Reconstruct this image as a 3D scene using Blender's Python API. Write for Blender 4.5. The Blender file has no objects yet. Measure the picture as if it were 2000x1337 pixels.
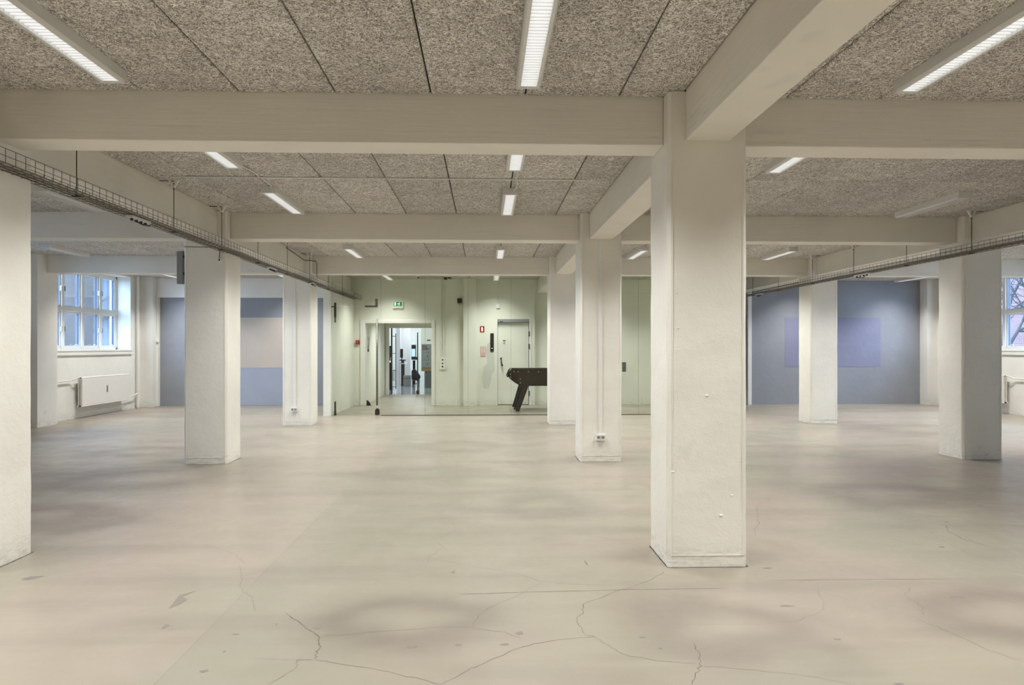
import bpy, bmesh, math, random
from mathutils import Vector, Matrix
random.seed(7)
S = bpy.context.scene
COL = S.collection
PI = math.pi

# ------------------------------------------------------------------ camera, world, exposure
F = 1444.0; HC = 1.39; TH = math.atan(53 / 1444)
cam = bpy.data.cameras.new('camera'); camo = bpy.data.objects.new('camera', cam); COL.objects.link(camo)
camo.location = (0, 0, HC); camo.rotation_euler = (PI / 2, 0, -TH)
cam.sensor_width = 36; cam.lens = 36 * F / 2000; cam.shift_y = 8.5 / 2000; cam.clip_start = .05; cam.clip_end = 200
S.camera = camo
W = bpy.data.worlds.new('World'); S.world = W; W.use_nodes = True
bg = W.node_tree.nodes['Background']; bg.inputs[0].default_value = (.46, .67, 1.0, 1); bg.inputs[1].default_value = 17.0
S.view_settings.view_transform = 'Standard'; S.view_settings.look = 'None'
S.view_settings.exposure = 0.0; S.view_settings.gamma = 1; S.view_settings.use_curve_mapping = False
LAMP_W = 34.5        # watts of each strip light
LAMP_COL = (.985, 1.0, .995)

def at(x, Y):
    t = (x - 1000) / F; k = math.tan(TH); return Y * (t + k) / (1 - t * k)
def zz(x, y, Y):
    X = at(x, Y); return HC + (677 - y) / F * (Y * math.cos(TH) + X * math.sin(TH))
def fl(x, y):
    D = HC * F / (y - 677); cx = (x - 1000) / F * D
    return (D * math.sin(TH) + cx * math.cos(TH), D * math.cos(TH) - cx * math.sin(TH))

# ------------------------------------------------------------------ materials
def lin(c): return tuple(((v / 255) / 12.92 if v / 255 <= .04045 else ((v / 255 + .055) / 1.055) ** 2.4) for v in c)
class NT:
    def __init__(s, name):
        s.m = bpy.data.materials.new(name); s.m.use_nodes = True; s.t = s.m.node_tree
        s.b = s.t.nodes['Principled BSDF']; s.o = s.t.nodes['Material Output']
    def n(s, typ, **kw):
        q = s.t.nodes.new(typ)
        for k, v in kw.items(): setattr(q, k, v)
        return q
    def l(s, a, b): s.t.links.new(a, b)
    def put(s, v, sock):
        if isinstance(v, bpy.types.NodeSocket): s.l(v, sock)
        else: sock.default_value = v
    def math(s, op, a, b=None, c=None, clamp=False):
        q = s.n('ShaderNodeMath', operation=op, use_clamp=clamp)
        s.put(a, q.inputs[0])
        if b is not None: s.put(b, q.inputs[1])
        if c is not None: s.put(c, q.inputs[2])
        return q.outputs[0]
    def noise(s, scale, detail=3, rough=.5, vec=None, dist=0):
        q = s.n('ShaderNodeTexNoise'); q.inputs['Scale'].default_value = scale; q.inputs['Detail'].default_value = detail
        q.inputs['Roughness'].default_value = rough; q.inputs['Distortion'].default_value = dist
        s.l(vec if vec is not None else s.pos(), q.inputs['Vector']); return q.outputs[0]
    def pos(s):
        if not hasattr(s, '_g'): s._g = s.n('ShaderNodeNewGeometry')
        return s._g.outputs['Position']
    def xyz(s, v=None):
        q = s.n('ShaderNodeSeparateXYZ'); s.l(v if v is not None else s.pos(), q.inputs[0]); return q.outputs
    def mapping(s, scale, loc=(0, 0, 0), rot=(0, 0, 0), vec=None):
        q = s.n('ShaderNodeMapping'); q.inputs['Scale'].default_value = scale; q.inputs['Location'].default_value = loc
        q.inputs['Rotation'].default_value = rot
        s.l(vec if vec is not None else s.pos(), q.inputs[0]); return q.outputs[0]
    def ramp(s, v, a, b, lo=0., hi=1.):
        q = s.n('ShaderNodeMapRange', interpolation_type='SMOOTHSTEP'); s.l(v, q.inputs[0])
        for i, k in enumerate((a, b, lo, hi)): q.inputs[i + 1].default_value = k
        return q.outputs[0]
    def mix(s, f, a, b, mode='MIX'):
        q = s.n('ShaderNodeMix', data_type='RGBA', blend_type=mode)
        s.put(f, q.inputs[0])
        for v, k in ((a, 6), (b, 7)):
            if isinstance(v, tuple): v = (*v[:3], 1)
            s.put(v, q.inputs[k])
        return q.outputs[2]
    def bump(s, h, strength=.2, dist=.01, prev=None):
        q = s.n('ShaderNodeBump'); q.inputs['Strength'].default_value = strength; q.inputs['Distance'].default_value = dist
        s.l(h, q.inputs['Height'])
        if prev is not None: s.l(prev, q.inputs['Normal'])
        return q.outputs[0]
    def fin(s, col=None, rough=None, nrm=None, spec=None, metal=None):
        if col is not None: s.put((*col[:3], 1) if isinstance(col, tuple) else col, s.b.inputs['Base Color'])
        if rough is not None: s.put(rough, s.b.inputs['Roughness'])
        if nrm is not None: s.l(nrm, s.b.inputs['Normal'])
        if spec is not None: s.b.inputs['Specular IOR Level'].default_value = spec
        if metal is not None: s.b.inputs['Metallic'].default_value = metal
        return s.m

def paint(name, c, var=.05, rough=.55, dirt=True, bump=.25, wave=1.0):
    s = NT(name); c = lin(c)
    a = s.noise(1.7, 4, .55); f = s.noise(90, 3, .6); w = s.noise(9, 4, .5)
    dark = tuple(v * (1 - 2.2 * var) for v in c)
    col = s.mix(s.ramp(a, .3, .7), dark, c)
    if dirt:
        z = s.xyz()[2]
        sc = s.noise(1, 5, .75, vec=s.mapping((9, 9, 55)))
        low = s.math('MULTIPLY', s.ramp(z, .02, .20, 1, 0), s.ramp(sc, .42, .68))
        col = s.mix(s.math('MULTIPLY', low, .55), col, (c[0] * .5, c[1] * .49, c[2] * .47))
        sm = s.math('MULTIPLY', s.ramp(s.noise(3.5, 5, .7), .60, .78), s.ramp(z, .1, 1.3, .5, 0.0))
        col = s.mix(sm, col, (c[0] * .55, c[1] * .55, c[2] * .53))
    nr = s.bump(w, bump * .5 * wave, .03); nr = s.bump(f, bump, .004, nr)
    return s.fin(col, rough, nr, spec=.35)
def plain(name, c, rough=.5, metal=0., var=.015, scale=30, bump=.05):
    s = NT(name); c = lin(c); n = s.noise(scale, 3)
    col = s.mix(s.ramp(n, .3, .7), tuple(v * (1 - var) for v in c), tuple(min(1, v * (1 + var)) for v in c))
    return s.fin(col, rough, s.bump(n, bump, .002), metal=metal)
def emit(name, c, e):
    s = NT(name); n = s.noise(20, 2); c = lin(c) if max(c) > 1 else c
    s.b.inputs['Emission Strength'].default_value = e
    s.put(s.mix(s.ramp(n, .3, .7), tuple(v * .96 for v in c), c), s.b.inputs['Emission Color'])
    return s.fin(tuple(c), .5)

def beam_paint():
    s = NT('beam_paint'); c = lin((230, 225, 213))
    a = s.noise(1.5, 4, .55); g = s.noise(1, 5, .7, vec=s.mapping((1.2, 1.2, 26))); f = s.noise(80, 3, .6)
    ln = s.math('MULTIPLY', s.ramp(s.noise(1, 2, .5, vec=s.mapping((.8, .8, 40))), .62, .66), s.ramp(s.noise(3, 3), .5, .62))
    col = s.mix(s.ramp(a, .3, .7), tuple(v * .93 for v in c), c)
    col = s.mix(s.math('MULTIPLY', ln, .25), col, tuple(v * .6 for v in c))
    return s.fin(col, .6, s.bump(f, .2, .003, s.bump(g, .35, .01)), spec=.3)
M = {}
M['col'] = paint('column_paint', (234, 230, 219), .03, .5, True, .35)
M['beam'] = beam_paint()
M['wall'] = paint('wall_paint', (232, 229, 221), .03, .6, True, .3)
M['wallg'] = paint('corridor_paint', (228, 228, 216), .03, .55, True, .2)
M['grey'] = paint('grey_wall_paint', (143, 145, 151), .04, .6, False, .3)
M['beige'] = paint('beige_patch_paint', (188, 176, 164), .03, .6, False, .3)
M['grey_lit'] = paint('grey_wall_lit', (156, 161, 174), .03, .6, False, .3)
M['purple'] = paint('purple_patch_paint', (133, 133, 155), .03, .6, False, .3)
M['dark_figure'] = paint('dark_figure_patch', (208, 210, 200), .03, .6, False, .2)
M['trim'] = plain('white_gloss_trim', (228, 226, 220), .35)
M['white'] = plain('white_plastic', (228, 227, 220), .4)
M['housing'] = plain('lamp_housing', (212, 211, 208), .4)
M['blade'] = plain('lamp_louvre', (240, 240, 240), .35)
M['wire'] = plain('zinc_wire', (118, 112, 102), .45, .6)
M['rod'] = plain('threaded_rod', (70, 62, 54), .5, .5)
M['cable'] = plain('grey_cable', (120, 115, 108), .6)
M['black'] = plain('black_plastic', (22, 22, 22), .45)
M['dark'] = plain('dark_metal', (62, 56, 50), .4, .5)
M['steel'] = plain('brushed_steel', (120, 116, 108), .35, .8)
M['screw'] = plain('bolt_steel', (150, 148, 142), .35, .6)
M['green'] = emit('exit_sign_green', (8, 105, 62), .6)
M['signwhite'] = emit('exit_sign_white', (225, 240, 228), .6)
M['red'] = plain('signal_red', (150, 18, 26), .4)
M['redlight'] = plain('notice_red', (196, 120, 110), .5)
M['paper'] = plain('paper', (222, 208, 200), .7)
M['grout'] = plain('dark_gap', (40, 34, 29), .9)
M['radiator'] = plain('radiator_enamel', (226, 222, 216), .35)
M['backpack'] = plain('black_nylon', (26, 27, 30), .7)
M['cabinet'] = plain('grey_cabinet', (138, 140, 140), .45)
M['dcabinet'] = plain('dark_grey_cabinet', (92, 95, 96), .45)
M['wood'] = plain('wooden_shelf', (140, 115, 85), .5, scale=12)
M['screen'] = emit('lit_screen', (170, 205, 250), 1.0)
M['pink'] = plain('pink_sticker', (205, 60, 85), .5)
M['owhite'] = paint('office_paint', (232, 234, 238), .01, .5, False, .1)
M['glossfloor'] = plain('office_floor', (158, 163, 172), .12, var=.03, scale=3)
M['field'] = plain('playfield_green', (40, 80, 50), .6)
M['lamp'] = emit('fluorescent_tube', (.96, .98, 1.0), 1.45)
M['seal'] = plain('glass_seal', (92, 104, 92), .4)
M['lampoff'] = plain('unlit_tube', (150, 151, 152), .4)
M['gasket'] = plain('grey_gasket', (66, 78, 100), .5)

def floor_mat():
    s = NT('floor_coating')
    base = lin((140, 132, 117)); p = s.pos()
    X, Y, Z = s.xyz()
    n1 = s.noise(.55, 5, .6); n2 = s.noise(2.6, 5, .65, dist=.4); n3 = s.noise(150, 2, .6); n4 = s.noise(1, 4, .6, vec=s.mapping((.35, 2.2, 1), rot=(0, 0, .12)))
    col = s.mix(s.ramp(n1, .35, .65), base, lin((140, 128, 117)))
    col = s.mix(s.ramp(s.noise(.8, 3, .5, vec=s.mapping((1, 1, 1), loc=(7, 3, 2))), .48, .66), col, lin((133, 128, 113)))
    # coating laid in strips: a greener strip to the right of a joint, a warmer one to the left
    strip = s.math('MULTIPLY', s.math('GREATER_THAN', X, -1.36), s.ramp(X, .6, 1.6, 1, 0))
    col = s.mix(s.math('MULTIPLY', strip, .55), col, lin((128, 124, 109)))
    col = s.mix(s.math('MULTIPLY', s.ramp(n4, .45, .7), .35), col, lin((108, 101, 91)))
    # dark gaps between light pools, painted as rings into the floor colour
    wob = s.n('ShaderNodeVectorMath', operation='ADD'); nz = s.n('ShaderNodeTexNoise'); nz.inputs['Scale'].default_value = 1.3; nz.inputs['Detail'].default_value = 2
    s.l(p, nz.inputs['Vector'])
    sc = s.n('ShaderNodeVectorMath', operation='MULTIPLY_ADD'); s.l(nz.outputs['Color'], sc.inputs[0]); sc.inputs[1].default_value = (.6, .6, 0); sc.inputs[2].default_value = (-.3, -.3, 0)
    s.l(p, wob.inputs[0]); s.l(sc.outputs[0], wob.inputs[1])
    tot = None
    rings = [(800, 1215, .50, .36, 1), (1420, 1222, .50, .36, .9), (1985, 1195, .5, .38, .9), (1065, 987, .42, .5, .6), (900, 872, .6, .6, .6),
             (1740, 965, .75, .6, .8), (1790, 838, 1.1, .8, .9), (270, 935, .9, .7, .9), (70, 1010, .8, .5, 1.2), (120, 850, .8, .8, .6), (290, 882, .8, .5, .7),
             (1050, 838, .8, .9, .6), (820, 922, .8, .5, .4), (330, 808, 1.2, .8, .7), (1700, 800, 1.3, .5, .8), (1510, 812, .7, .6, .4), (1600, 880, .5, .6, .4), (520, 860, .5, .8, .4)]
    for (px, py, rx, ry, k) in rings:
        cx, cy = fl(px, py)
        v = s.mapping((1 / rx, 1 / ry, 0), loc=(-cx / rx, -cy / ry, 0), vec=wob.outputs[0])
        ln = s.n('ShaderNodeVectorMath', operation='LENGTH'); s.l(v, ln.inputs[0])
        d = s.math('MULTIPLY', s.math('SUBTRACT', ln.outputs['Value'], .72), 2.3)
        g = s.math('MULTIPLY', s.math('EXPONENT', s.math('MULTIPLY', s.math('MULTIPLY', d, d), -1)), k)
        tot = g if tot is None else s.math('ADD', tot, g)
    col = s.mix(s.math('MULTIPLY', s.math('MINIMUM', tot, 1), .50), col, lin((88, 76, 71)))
    # scuffs and small chips
    v = s.noise(9, 5, .75, vec=s.mapping((.5, 1.6, 1)))
    col = s.mix(s.ramp(v, .70, .80, 0, .5), col, lin((120, 110, 98)))
    col = s.mix(s.ramp(n3, .35, .65, 0, .12), col, lin((140, 130, 116)))
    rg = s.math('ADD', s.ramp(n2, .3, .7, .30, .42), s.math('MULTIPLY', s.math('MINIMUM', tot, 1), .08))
    nr = s.bump(s.noise(5, 3, .5), .10, .01); nr = s.bump(n3, .10, .002, nr)
    return s.fin(col, rg, nr, spec=.45)
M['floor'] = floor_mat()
M['crack'] = plain('floor_crack', (92, 80, 70), .9)
M['chip'] = plain('floor_chip', (112, 103, 96), .8)

def woodwool():
    s = NT('wood_wool_panel'); g = s.n('ShaderNodeNewGeometry')
    rnd = g.outputs['Random Per Island']
    off = s.n('ShaderNodeCombineXYZ'); s.l(s.math('MULTIPLY', rnd, 13), off.inputs[0]); s.l(s.math('MULTIPLY', rnd, 31), off.inputs[1])
    ad = s.n('ShaderNodeVectorMath', operation='ADD'); s.l(s.pos(), ad.inputs[0]); s.l(off.outputs[0], ad.inputs[1])
    P = ad.outputs[0]; h = None
    for i, (sc, dst) in enumerate(((22, 1.8), (30, 1.4), (41, 1.0), (18, 2.2))):
        n = s.noise(sc, 1.0, .5, vec=s.mapping((1, 1, 1), loc=(i * 5.1, i * 3.7, 0), vec=P), dist=dst)
        r = s.math('ABSOLUTE', s.math('SUBTRACT', n, .5))
        r = s.ramp(r, .0, .05, 1 - .10 * i, 0)
        h = r if h is None else s.math('MAXIMUM', h, r)
    big = s.noise(2.4, 3, .6, vec=P)
    c1 = s.mix(h, lin((130, 123, 116)), lin((254, 249, 242)))
    tone = s.math('ADD', s.math('MULTIPLY', rnd, .20), s.ramp(big, .3, .7, .90, 1.05))
    tn = s.n('ShaderNodeCombineColor'); [s.l(tone, tn.inputs[i]) for i in range(3)]
    col = s.mix(1.0, c1, tn.outputs[0], 'MULTIPLY')
    return s.fin(col, .95, s.bump(h, .7, .006), spec=.1)
M['wool'] = woodwool()

def glass_mat(name, tint, f0=.06):
    s = NT(name); t = s.t
    tr = s.n('ShaderNodeBsdfTransparent'); tr.inputs[0].default_value = (*tint, 1)
    gl = s.n('ShaderNodeBsdfGlossy'); gl.inputs['Roughness'].default_value = .02; gl.inputs[0].default_value = (1, 1, 1, 1)
    lw = s.n('ShaderNodeLayerWeight'); lw.inputs[0].default_value = .12
    n = s.noise(.6, 1)
    fac = s.math('ADD', s.math('MULTIPLY', lw.outputs['Fresnel'], .5), s.math('MULTIPLY', n, f0 * .2))
    mx = s.n('ShaderNodeMixShader'); s.l(fac, mx.inputs[0]); s.l(tr.outputs[0], mx.inputs[1]); s.l(gl.outputs[0], mx.inputs[2])
    s.l(mx.outputs[0], s.o.inputs[0]); return s.m
M['glass'] = glass_mat('green_float_glass', (.945, .965, .93))
M['wglass'] = glass_mat('window_glass', (.93, .96, .97))

def wood_dark():
    s = NT('dark_stained_wood'); v = s.mapping((3, 3, 26)); n = s.noise(3, 5, .6, vec=v, dist=.6)
    return s.fin(s.mix(s.ramp(n, .3, .7), lin((36, 26, 19)), lin((58, 43, 32))), .4, s.bump(n, .1, .002))
M['dwood'] = wood_dark()
def brick(name, a, b, mortar, sc=1.0, axis='x'):
    s = NT(name); X, Y, Z = s.xyz(); c = s.n('ShaderNodeCombineXYZ'); s.l(Y if axis == 'x' else X, c.inputs[0]); s.l(Z, c.inputs[1])
    q = s.n('ShaderNodeTexBrick'); s.l(c.outputs[0], q.inputs['Vector']); q.inputs['Scale'].default_value = sc
    q.inputs['Color1'].default_value = (*lin(a), 1); q.inputs['Color2'].default_value = (*lin(b), 1); q.inputs['Mortar'].default_value = (*lin(mortar), 1)
    q.inputs['Brick Width'].default_value = .24; q.inputs['Row Height'].default_value = .075; q.inputs['Mortar Size'].default_value = .012
    return s.fin(q.outputs[0], .9)
M['brickL'] = brick('brown_brick', (70, 60, 54), (60, 52, 48), (78, 71, 66))
M['brickR'] = brick('pink_brick', (104, 74, 72), (92, 64, 62), (114, 96, 94))
def cladding():
    s = NT('ribbed_cladding'); X, Y, Z = s.xyz()
    w = s.n('ShaderNodeTexWave'); w.inputs['Scale'].default_value = 1.6; s.l(s.pos(), w.inputs['Vector'])
    return s.fin(s.mix(w.outputs[1], lin((46, 56, 70)), lin((80, 92, 108))), .6)
M['clad'] = cladding()
M['bark'] = plain('bark', (62, 58, 54), .9, scale=15)
M['snow'] = plain('paving_outside', (110, 112, 116), .9)
M['outwall'] = plain('outside_window_dark', (60, 66, 78), .3)

# ------------------------------------------------------------------ mesh builder
class MB:
    def __init__(s): s.v = []; s.f = []; s.mi = []; s.mats = []
    def m(s, mat):
        if mat not in s.mats: s.mats.append(mat)
        return s.mats.index(mat)
    def add(s, vs, fs, mat):
        o = len(s.v); i = s.m(mat); s.v += [tuple(v) for v in vs]; s.f += [tuple(o + k for k in f) for f in fs]; s.mi += [i] * len(fs); return s
    def box(s, x0, x1, y0, y1, z0, z1, mat):
        x0, x1 = sorted((x0, x1)); y0, y1 = sorted((y0, y1)); z0, z1 = sorted((z0, z1))
        vs = [(x, y, z) for z in (z0, z1) for x, y in ((x0, y0), (x1, y0), (x1, y1), (x0, y1))]
        return s.add(vs, [(3, 2, 1, 0), (4, 5, 6, 7), (0, 1, 5, 4), (1, 2, 6, 5), (2, 3, 7, 6), (3, 0, 4, 7)], mat)
    def cyl(s, a, b, r, mat, n=8, r2=None):
        a = Vector(a); b = Vector(b); d = (b - a).normalized(); r2 = r if r2 is None else r2
        u = d.orthogonal().normalized(); w = d.cross(u)
        ring = lambda c, q: [c + (u * math.cos(2 * PI * k / n) + w * math.sin(2 * PI * k / n)) * q for k in range(n)]
        vs = ring(a, r) + ring(b, r2)
        fs = [(k, (k + 1) % n, n + (k + 1) % n, n + k) for k in range(n)] + [tuple(range(n - 1, -1, -1)), tuple(range(n, 2 * n))]
        return s.add(vs, fs, mat)
    def path(s, pts, r, mat, n=6):
        for a, b in zip(pts[:-1], pts[1:]):
            if (Vector(a) - Vector(b)).length > 1e-5: s.cyl(a, b, r, mat, n)
        return s
    def prism(s, poly, lo, hi, mat, axis='y'):
        # poly in the two other axes, extruded along axis
        def P(a, b, t): return {'y': (a, t, b), 'x': (t, a, b), 'z': (a, b, t)}[axis]
        n = len(poly); vs = [P(a, b, lo) for a, b in poly] + [P(a, b, hi) for a, b in poly]
        fs = [tuple(range(n)), tuple(range(2 * n - 1, n - 1, -1))] + [(k, n + k, n + (k + 1) % n, (k + 1) % n) for k in range(n)]
        return s.add(vs, fs, mat)
    def ball(s, c, r, mat, sc=(1, 1, 1), n=8, m=5):
        vs = [(c[0], c[1], c[2] + r * sc[2])]; fs = []
        for i in range(1, m):
            t = PI * i / m
            for k in range(n):
                a = 2 * PI * k / n; vs.append((c[0] + r * sc[0] * math.sin(t) * math.cos(a), c[1] + r * sc[1] * math.sin(t) * math.sin(a), c[2] + r * sc[2] * math.cos(t)))
        vs.append((c[0], c[1], c[2] - r * sc[2])); L = len(vs) - 1
        for k in range(n):
            fs.append((0, 1 + k, 1 + (k + 1) % n)); fs.append((L, L - n + (k + 1) % n, L - n + k))
            for i in range(m - 2): fs.append((1 + i * n + k, 1 + (i + 1) * n + k, 1 + (i + 1) * n + (k + 1) % n, 1 + i * n + (k + 1) % n))
        return s.add(vs, fs, mat)
    def build(s, name, parent=None, bevel=0, smooth=False, label=None, cat=None, group=None, kind=None, origin=None):
        me = bpy.data.meshes.new(name)
        vs = s.v
        if origin is not None: vs = [(a - origin[0], b - origin[1], c - origin[2]) for a, b, c in vs]
        me.from_pydata(vs, [], s.f)
        for k in s.mats: me.materials.append(M[k])
        for p, i in zip(me.polygons, s.mi): p.material_index = i; p.use_smooth = smooth
        bm = bmesh.new(); bm.from_mesh(me); bmesh.ops.recalc_face_normals(bm, faces=bm.faces); bm.to_mesh(me); bm.free()
        o = bpy.data.objects.new(name, me); COL.objects.link(o)
        if origin is not None: o.location = origin
        if parent is not None: o.parent = parent
        if bevel:
            b = o.modifiers.new('bevel', 'BEVEL'); b.width = bevel; b.segments = 2; b.limit_method = 'ANGLE'
        tag(o, label, cat, group, kind); return o
def tag(o, label=None, cat=None, group=None, kind=None):
    if label: o['label'] = label
    if cat: o['category'] = cat
    if group: o['group'] = group
    if kind: o['kind'] = kind
    return o
def thing(name, loc, label, cat, group=None, kind=None):
    o = bpy.data.objects.new(name, None); COL.objects.link(o); o.location = loc; o.empty_display_size = .1
    return tag(o, label, cat, group, kind)
def child(mb, name, parent, label=None, **kw):
    # geometry given in world coordinates, stored relative to the parent's origin
    l = parent.matrix_basis.translation if parent.parent is None else parent.matrix_basis.translation + parent.parent.matrix_basis.translation
    mb.v = [(a - l.x, b - l.y, c - l.z) for a, b, c in mb.v]
    return mb.build(name, parent, label=label, **kw)

# ------------------------------------------------------------------ dimensions
XL, XR = -7.95, 10.85
YB, YF = -4.2, 17.65          # behind the viewpoint / far wall
CEIL = 3.0; BZ = 2.69
CW = .503
rowY = [4.62 + 4.275 * k for k in (-2, -1, 0, 1, 2)]     # front faces of the column rows
lineX = {'left': -3.564, 'middle': 1.154, 'right': 5.885}
GY = 15.02                     # glass partition
PL, PR = -3.10, 5.0            # corridor side walls

# ------------------------------------------------------------------ floor with cracks
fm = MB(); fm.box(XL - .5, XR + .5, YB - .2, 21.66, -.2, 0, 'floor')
def ribbon(mb, pts, w, z, mat, jit=0.012, sub=6, end=.35):
    P = []
    for (a, b) in zip(pts[:-1], pts[1:]):
        for k in range(sub):
            t = k / sub; P.append((a[0] + (b[0] - a[0]) * t + random.uniform(-jit, jit), a[1] + (b[1] - a[1]) * t + random.uniform(-jit, jit)))
    P.append(pts[-1]); n = len(P); vs = []; fs = []
    for i, p in enumerate(P):
        q0 = P[max(0, i - 1)]; q1 = P[min(n - 1, i + 1)]; d = Vector((q1[0] - q0[0], q1[1] - q0[1])); 
        d = d.normalized() if d.length > 0 else Vector((1, 0)); nx, ny = -d.y, d.x
        ww = w * random.uniform(.5, 1.2) * (end if i in (0, n - 1) else 1) / 2
        vs += [(p[0] + nx * ww, p[1] + ny * ww, z), (p[0] - nx * ww, p[1] - ny * ww, z)]
        if i: fs.append((2 * i - 2, 2 * i - 1, 2 * i + 1, 2 * i))
    mb.add(vs, fs, mat)
def crack(px, w=.0022, jit=.007): ribbon(fm, [fl(*p) for p in px], w, .0006, 'crack', jit)
crack([(1298, 1116), (1270, 1133), (1218, 1150), (1140, 1178), (1138, 1195), (1124, 1212), (1145, 1240)], .0032)
crack([(1145, 1240), (1160, 1242), (1090, 1248), (1020, 1262), (955, 1290), (920, 1305), (862, 1336)], .0030)
crack([(1160, 1242), (1190, 1262), (1225, 1280), (1290, 1290), (1360, 1296)], .0018)
crack([(560, 1196), (600, 1228), (625, 1243), (623, 1262), (614, 1287)], .0055)
crack([(614, 1287), (580, 1288), (578, 1305), (524, 1337)], .0022)
crack([(614, 1287), (680, 1297), (760, 1312), (862, 1336)], .0022)
crack([(625, 1243), (700, 1236), (790, 1229), (870, 1223), (922, 1226), (985, 1234), (1030, 1250)], .0016)
crack([(922, 1225), (935, 1202), (956, 1186), (1010, 1163), (1060, 1137)], .0016)
crack([(840, 1090), (910, 1103), (1000, 1117), (1060, 1136), (1120, 1140), (1180, 1143)], .0016)
crack([(886, 1020), (888, 1037), (850, 1055), (866, 1068), (838, 1088), (835, 1100)], .0014)
crack([(886, 1022), (1030, 1015), (1110, 1036), (1170, 1048), (1262, 1068)], .0012)
crack([(1352, 1255), (1366, 1277), (1366, 1305), (1352, 1337)], .0038)
crack([(1366, 1299), (1460, 1307), (1560, 1316), (1670, 1336)], .0014)
crack([(1350, 1218), (1480, 1218), (1560, 1212), (1612, 1190), (1598, 1150)], .0012)
crack([(1780, 1145), (1768, 1162), (1800, 1183), (1806, 1202)], .0016)
crack([(1792, 1208), (1850, 1232), (1920, 1265), (2000, 1292)], .0020)
crack([(1848, 1024), (1850, 1035), (1880, 1052), (1930, 1066)], .0035, .004)
crack([(1930, 1066), (1960, 1074), (1985, 1084)], .0015)
crack([(1478, 985), (1480, 1008), (1482, 1025), (1474, 1032), (1475, 1046)], .0022)
crack([(1505, 964), (1500, 980), (1478, 983)], .0016)
crack([(400, 1065), (455, 1080), (478, 1100)], .0014)
crack([(468, 1103), (472, 1150), (490, 1165), (498, 1195)], .0016)
crack([(1815, 1035), (1830, 1050), (1900, 1085), (2000, 1100)], .0012)
crack([(480, 1285), (560, 1288), (614, 1287)], .0012)
# joints in the coating
ribbon(fm, [(-1.36, 2.0), (-1.36, 6.4)], .0012, .0004, 'chip', .001, 12)
ribbon(fm, [fl(900, 1160), fl(1020, 1156), fl(1230, 1151), fl(1420, 1148)], .006, .0005, 'crack', .003, 8)
ribbon(fm, [fl(1500, 1133), fl(1700, 1131), fl(1890, 1130)], .005, .0005, 'crack', .002, 8)
def chip(px, py, w, h, rot=0, n=9, mat='chip'):
    cx, cy = fl(px, py); D = HC * F / (py - 677); vs = []
    for k in range(n):
        a = 2 * PI * k / n; r = random.uniform(.55, 1.0)
        x = math.cos(a) * r * w / F * D / 2; y = math.sin(a) * r * h / F * D / 2 * (D / HC)
        vs.append((cx + x * math.cos(rot) - y * math.sin(rot), cy + x * math.sin(rot) + y * math.cos(rot), .0007))
    fm.add(vs, [tuple(range(n))], mat)
fm.add([(*fl(x, y), .0008) for x, y in ((330, 1188), (350, 1162), (384, 1153), (356, 1164), (366, 1171), (352, 1179))], [(0, 1, 2, 3, 4, 5)], 'chip')
fm.add([(*fl(x, y), .0008) for x, y in ((40, 1131), (60, 1125), (88, 1124), (70, 1129), (55, 1132))], [(0, 1, 2, 3, 4)], 'chip')
for a in [(325, 1222, 16, 12), (620, 1222, 20, 14), (240, 1240, 1, 1), (398, 1310, 20, 6), (805, 1262, 30, 7), (895, 1259, 22, 5), (1016, 1236, 20, 8), (985, 1258, 26, 4), (1255, 1244, 18, 4), (1290, 1266, 14, 4),
          (1536, 1183, 38, 4), (1868, 1165, 46, 4), (1635, 1248, 22, 4), (1755, 1335, 30, 5), (1848, 1019, 5, 4), (460, 1238, 16, 4), (438, 1272, 8, 4), (885, 1117, 10, 7), (1145, 1099, 6, 12), (540, 1219, 4, 4), (1840, 1068, 16, 3), (1500, 1109, 30, 3)]:
    chip(*a)
for x0 in lineX.values():                      # dark joint around each column foot
    for y0 in rowY:
        if y0 > -1:
            e = .004; c = [(x0 - e, y0 - e), (x0 + CW + e, y0 - e), (x0 + CW + e, y0 + CW + e), (x0 - e, y0 + CW + e), (x0 - e, y0 - e)]
            ribbon(fm, c, .010, .0009, 'grout', .002, 14)
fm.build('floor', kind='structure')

# ------------------------------------------------------------------ ceiling panels
cb = MB(); cb.box(XL - .5, XR + .5, YB - .2, YF + .3, CEIL + .025, CEIL + .2, 'grout')
def panel(x0, x1, y0, y1):
    g = .0045; b = .008; z = CEIL; t = CEIL + .025
    x0 += g; x1 -= g; y0 += g; y1 -= g
    if x1 - x0 < .03 or y1 - y0 < .03: return
    vs = [(x0, y0, t), (x1, y0, t), (x1, y1, t), (x0, y1, t), (x0, y0, z + b), (x1, y0, z + b), (x1, y1, z + b), (x0, y1, z + b),
          (x0 + b, y0 + b, z), (x1 - b, y0 + b, z), (x1 - b, y1 - b, z), (x0 + b, y1 - b, z)]
    fs = [(0, 1, 2, 3), (11, 10, 9, 8)]
    for k in range(4): fs += [(k, 4 + k, 4 + (k + 1) % 4, (k + 1) % 4), (4 + k, 8 + k, 8 + (k + 1) % 4, 4 + (k + 1) % 4)]
    cb.add(vs, fs, 'wool')
bays = [(XL, -3.45, -5.63), (-3.17, 1.265, -.95), (1.545, 5.995, 3.77), (6.275, XR, 8.6)]
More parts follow.
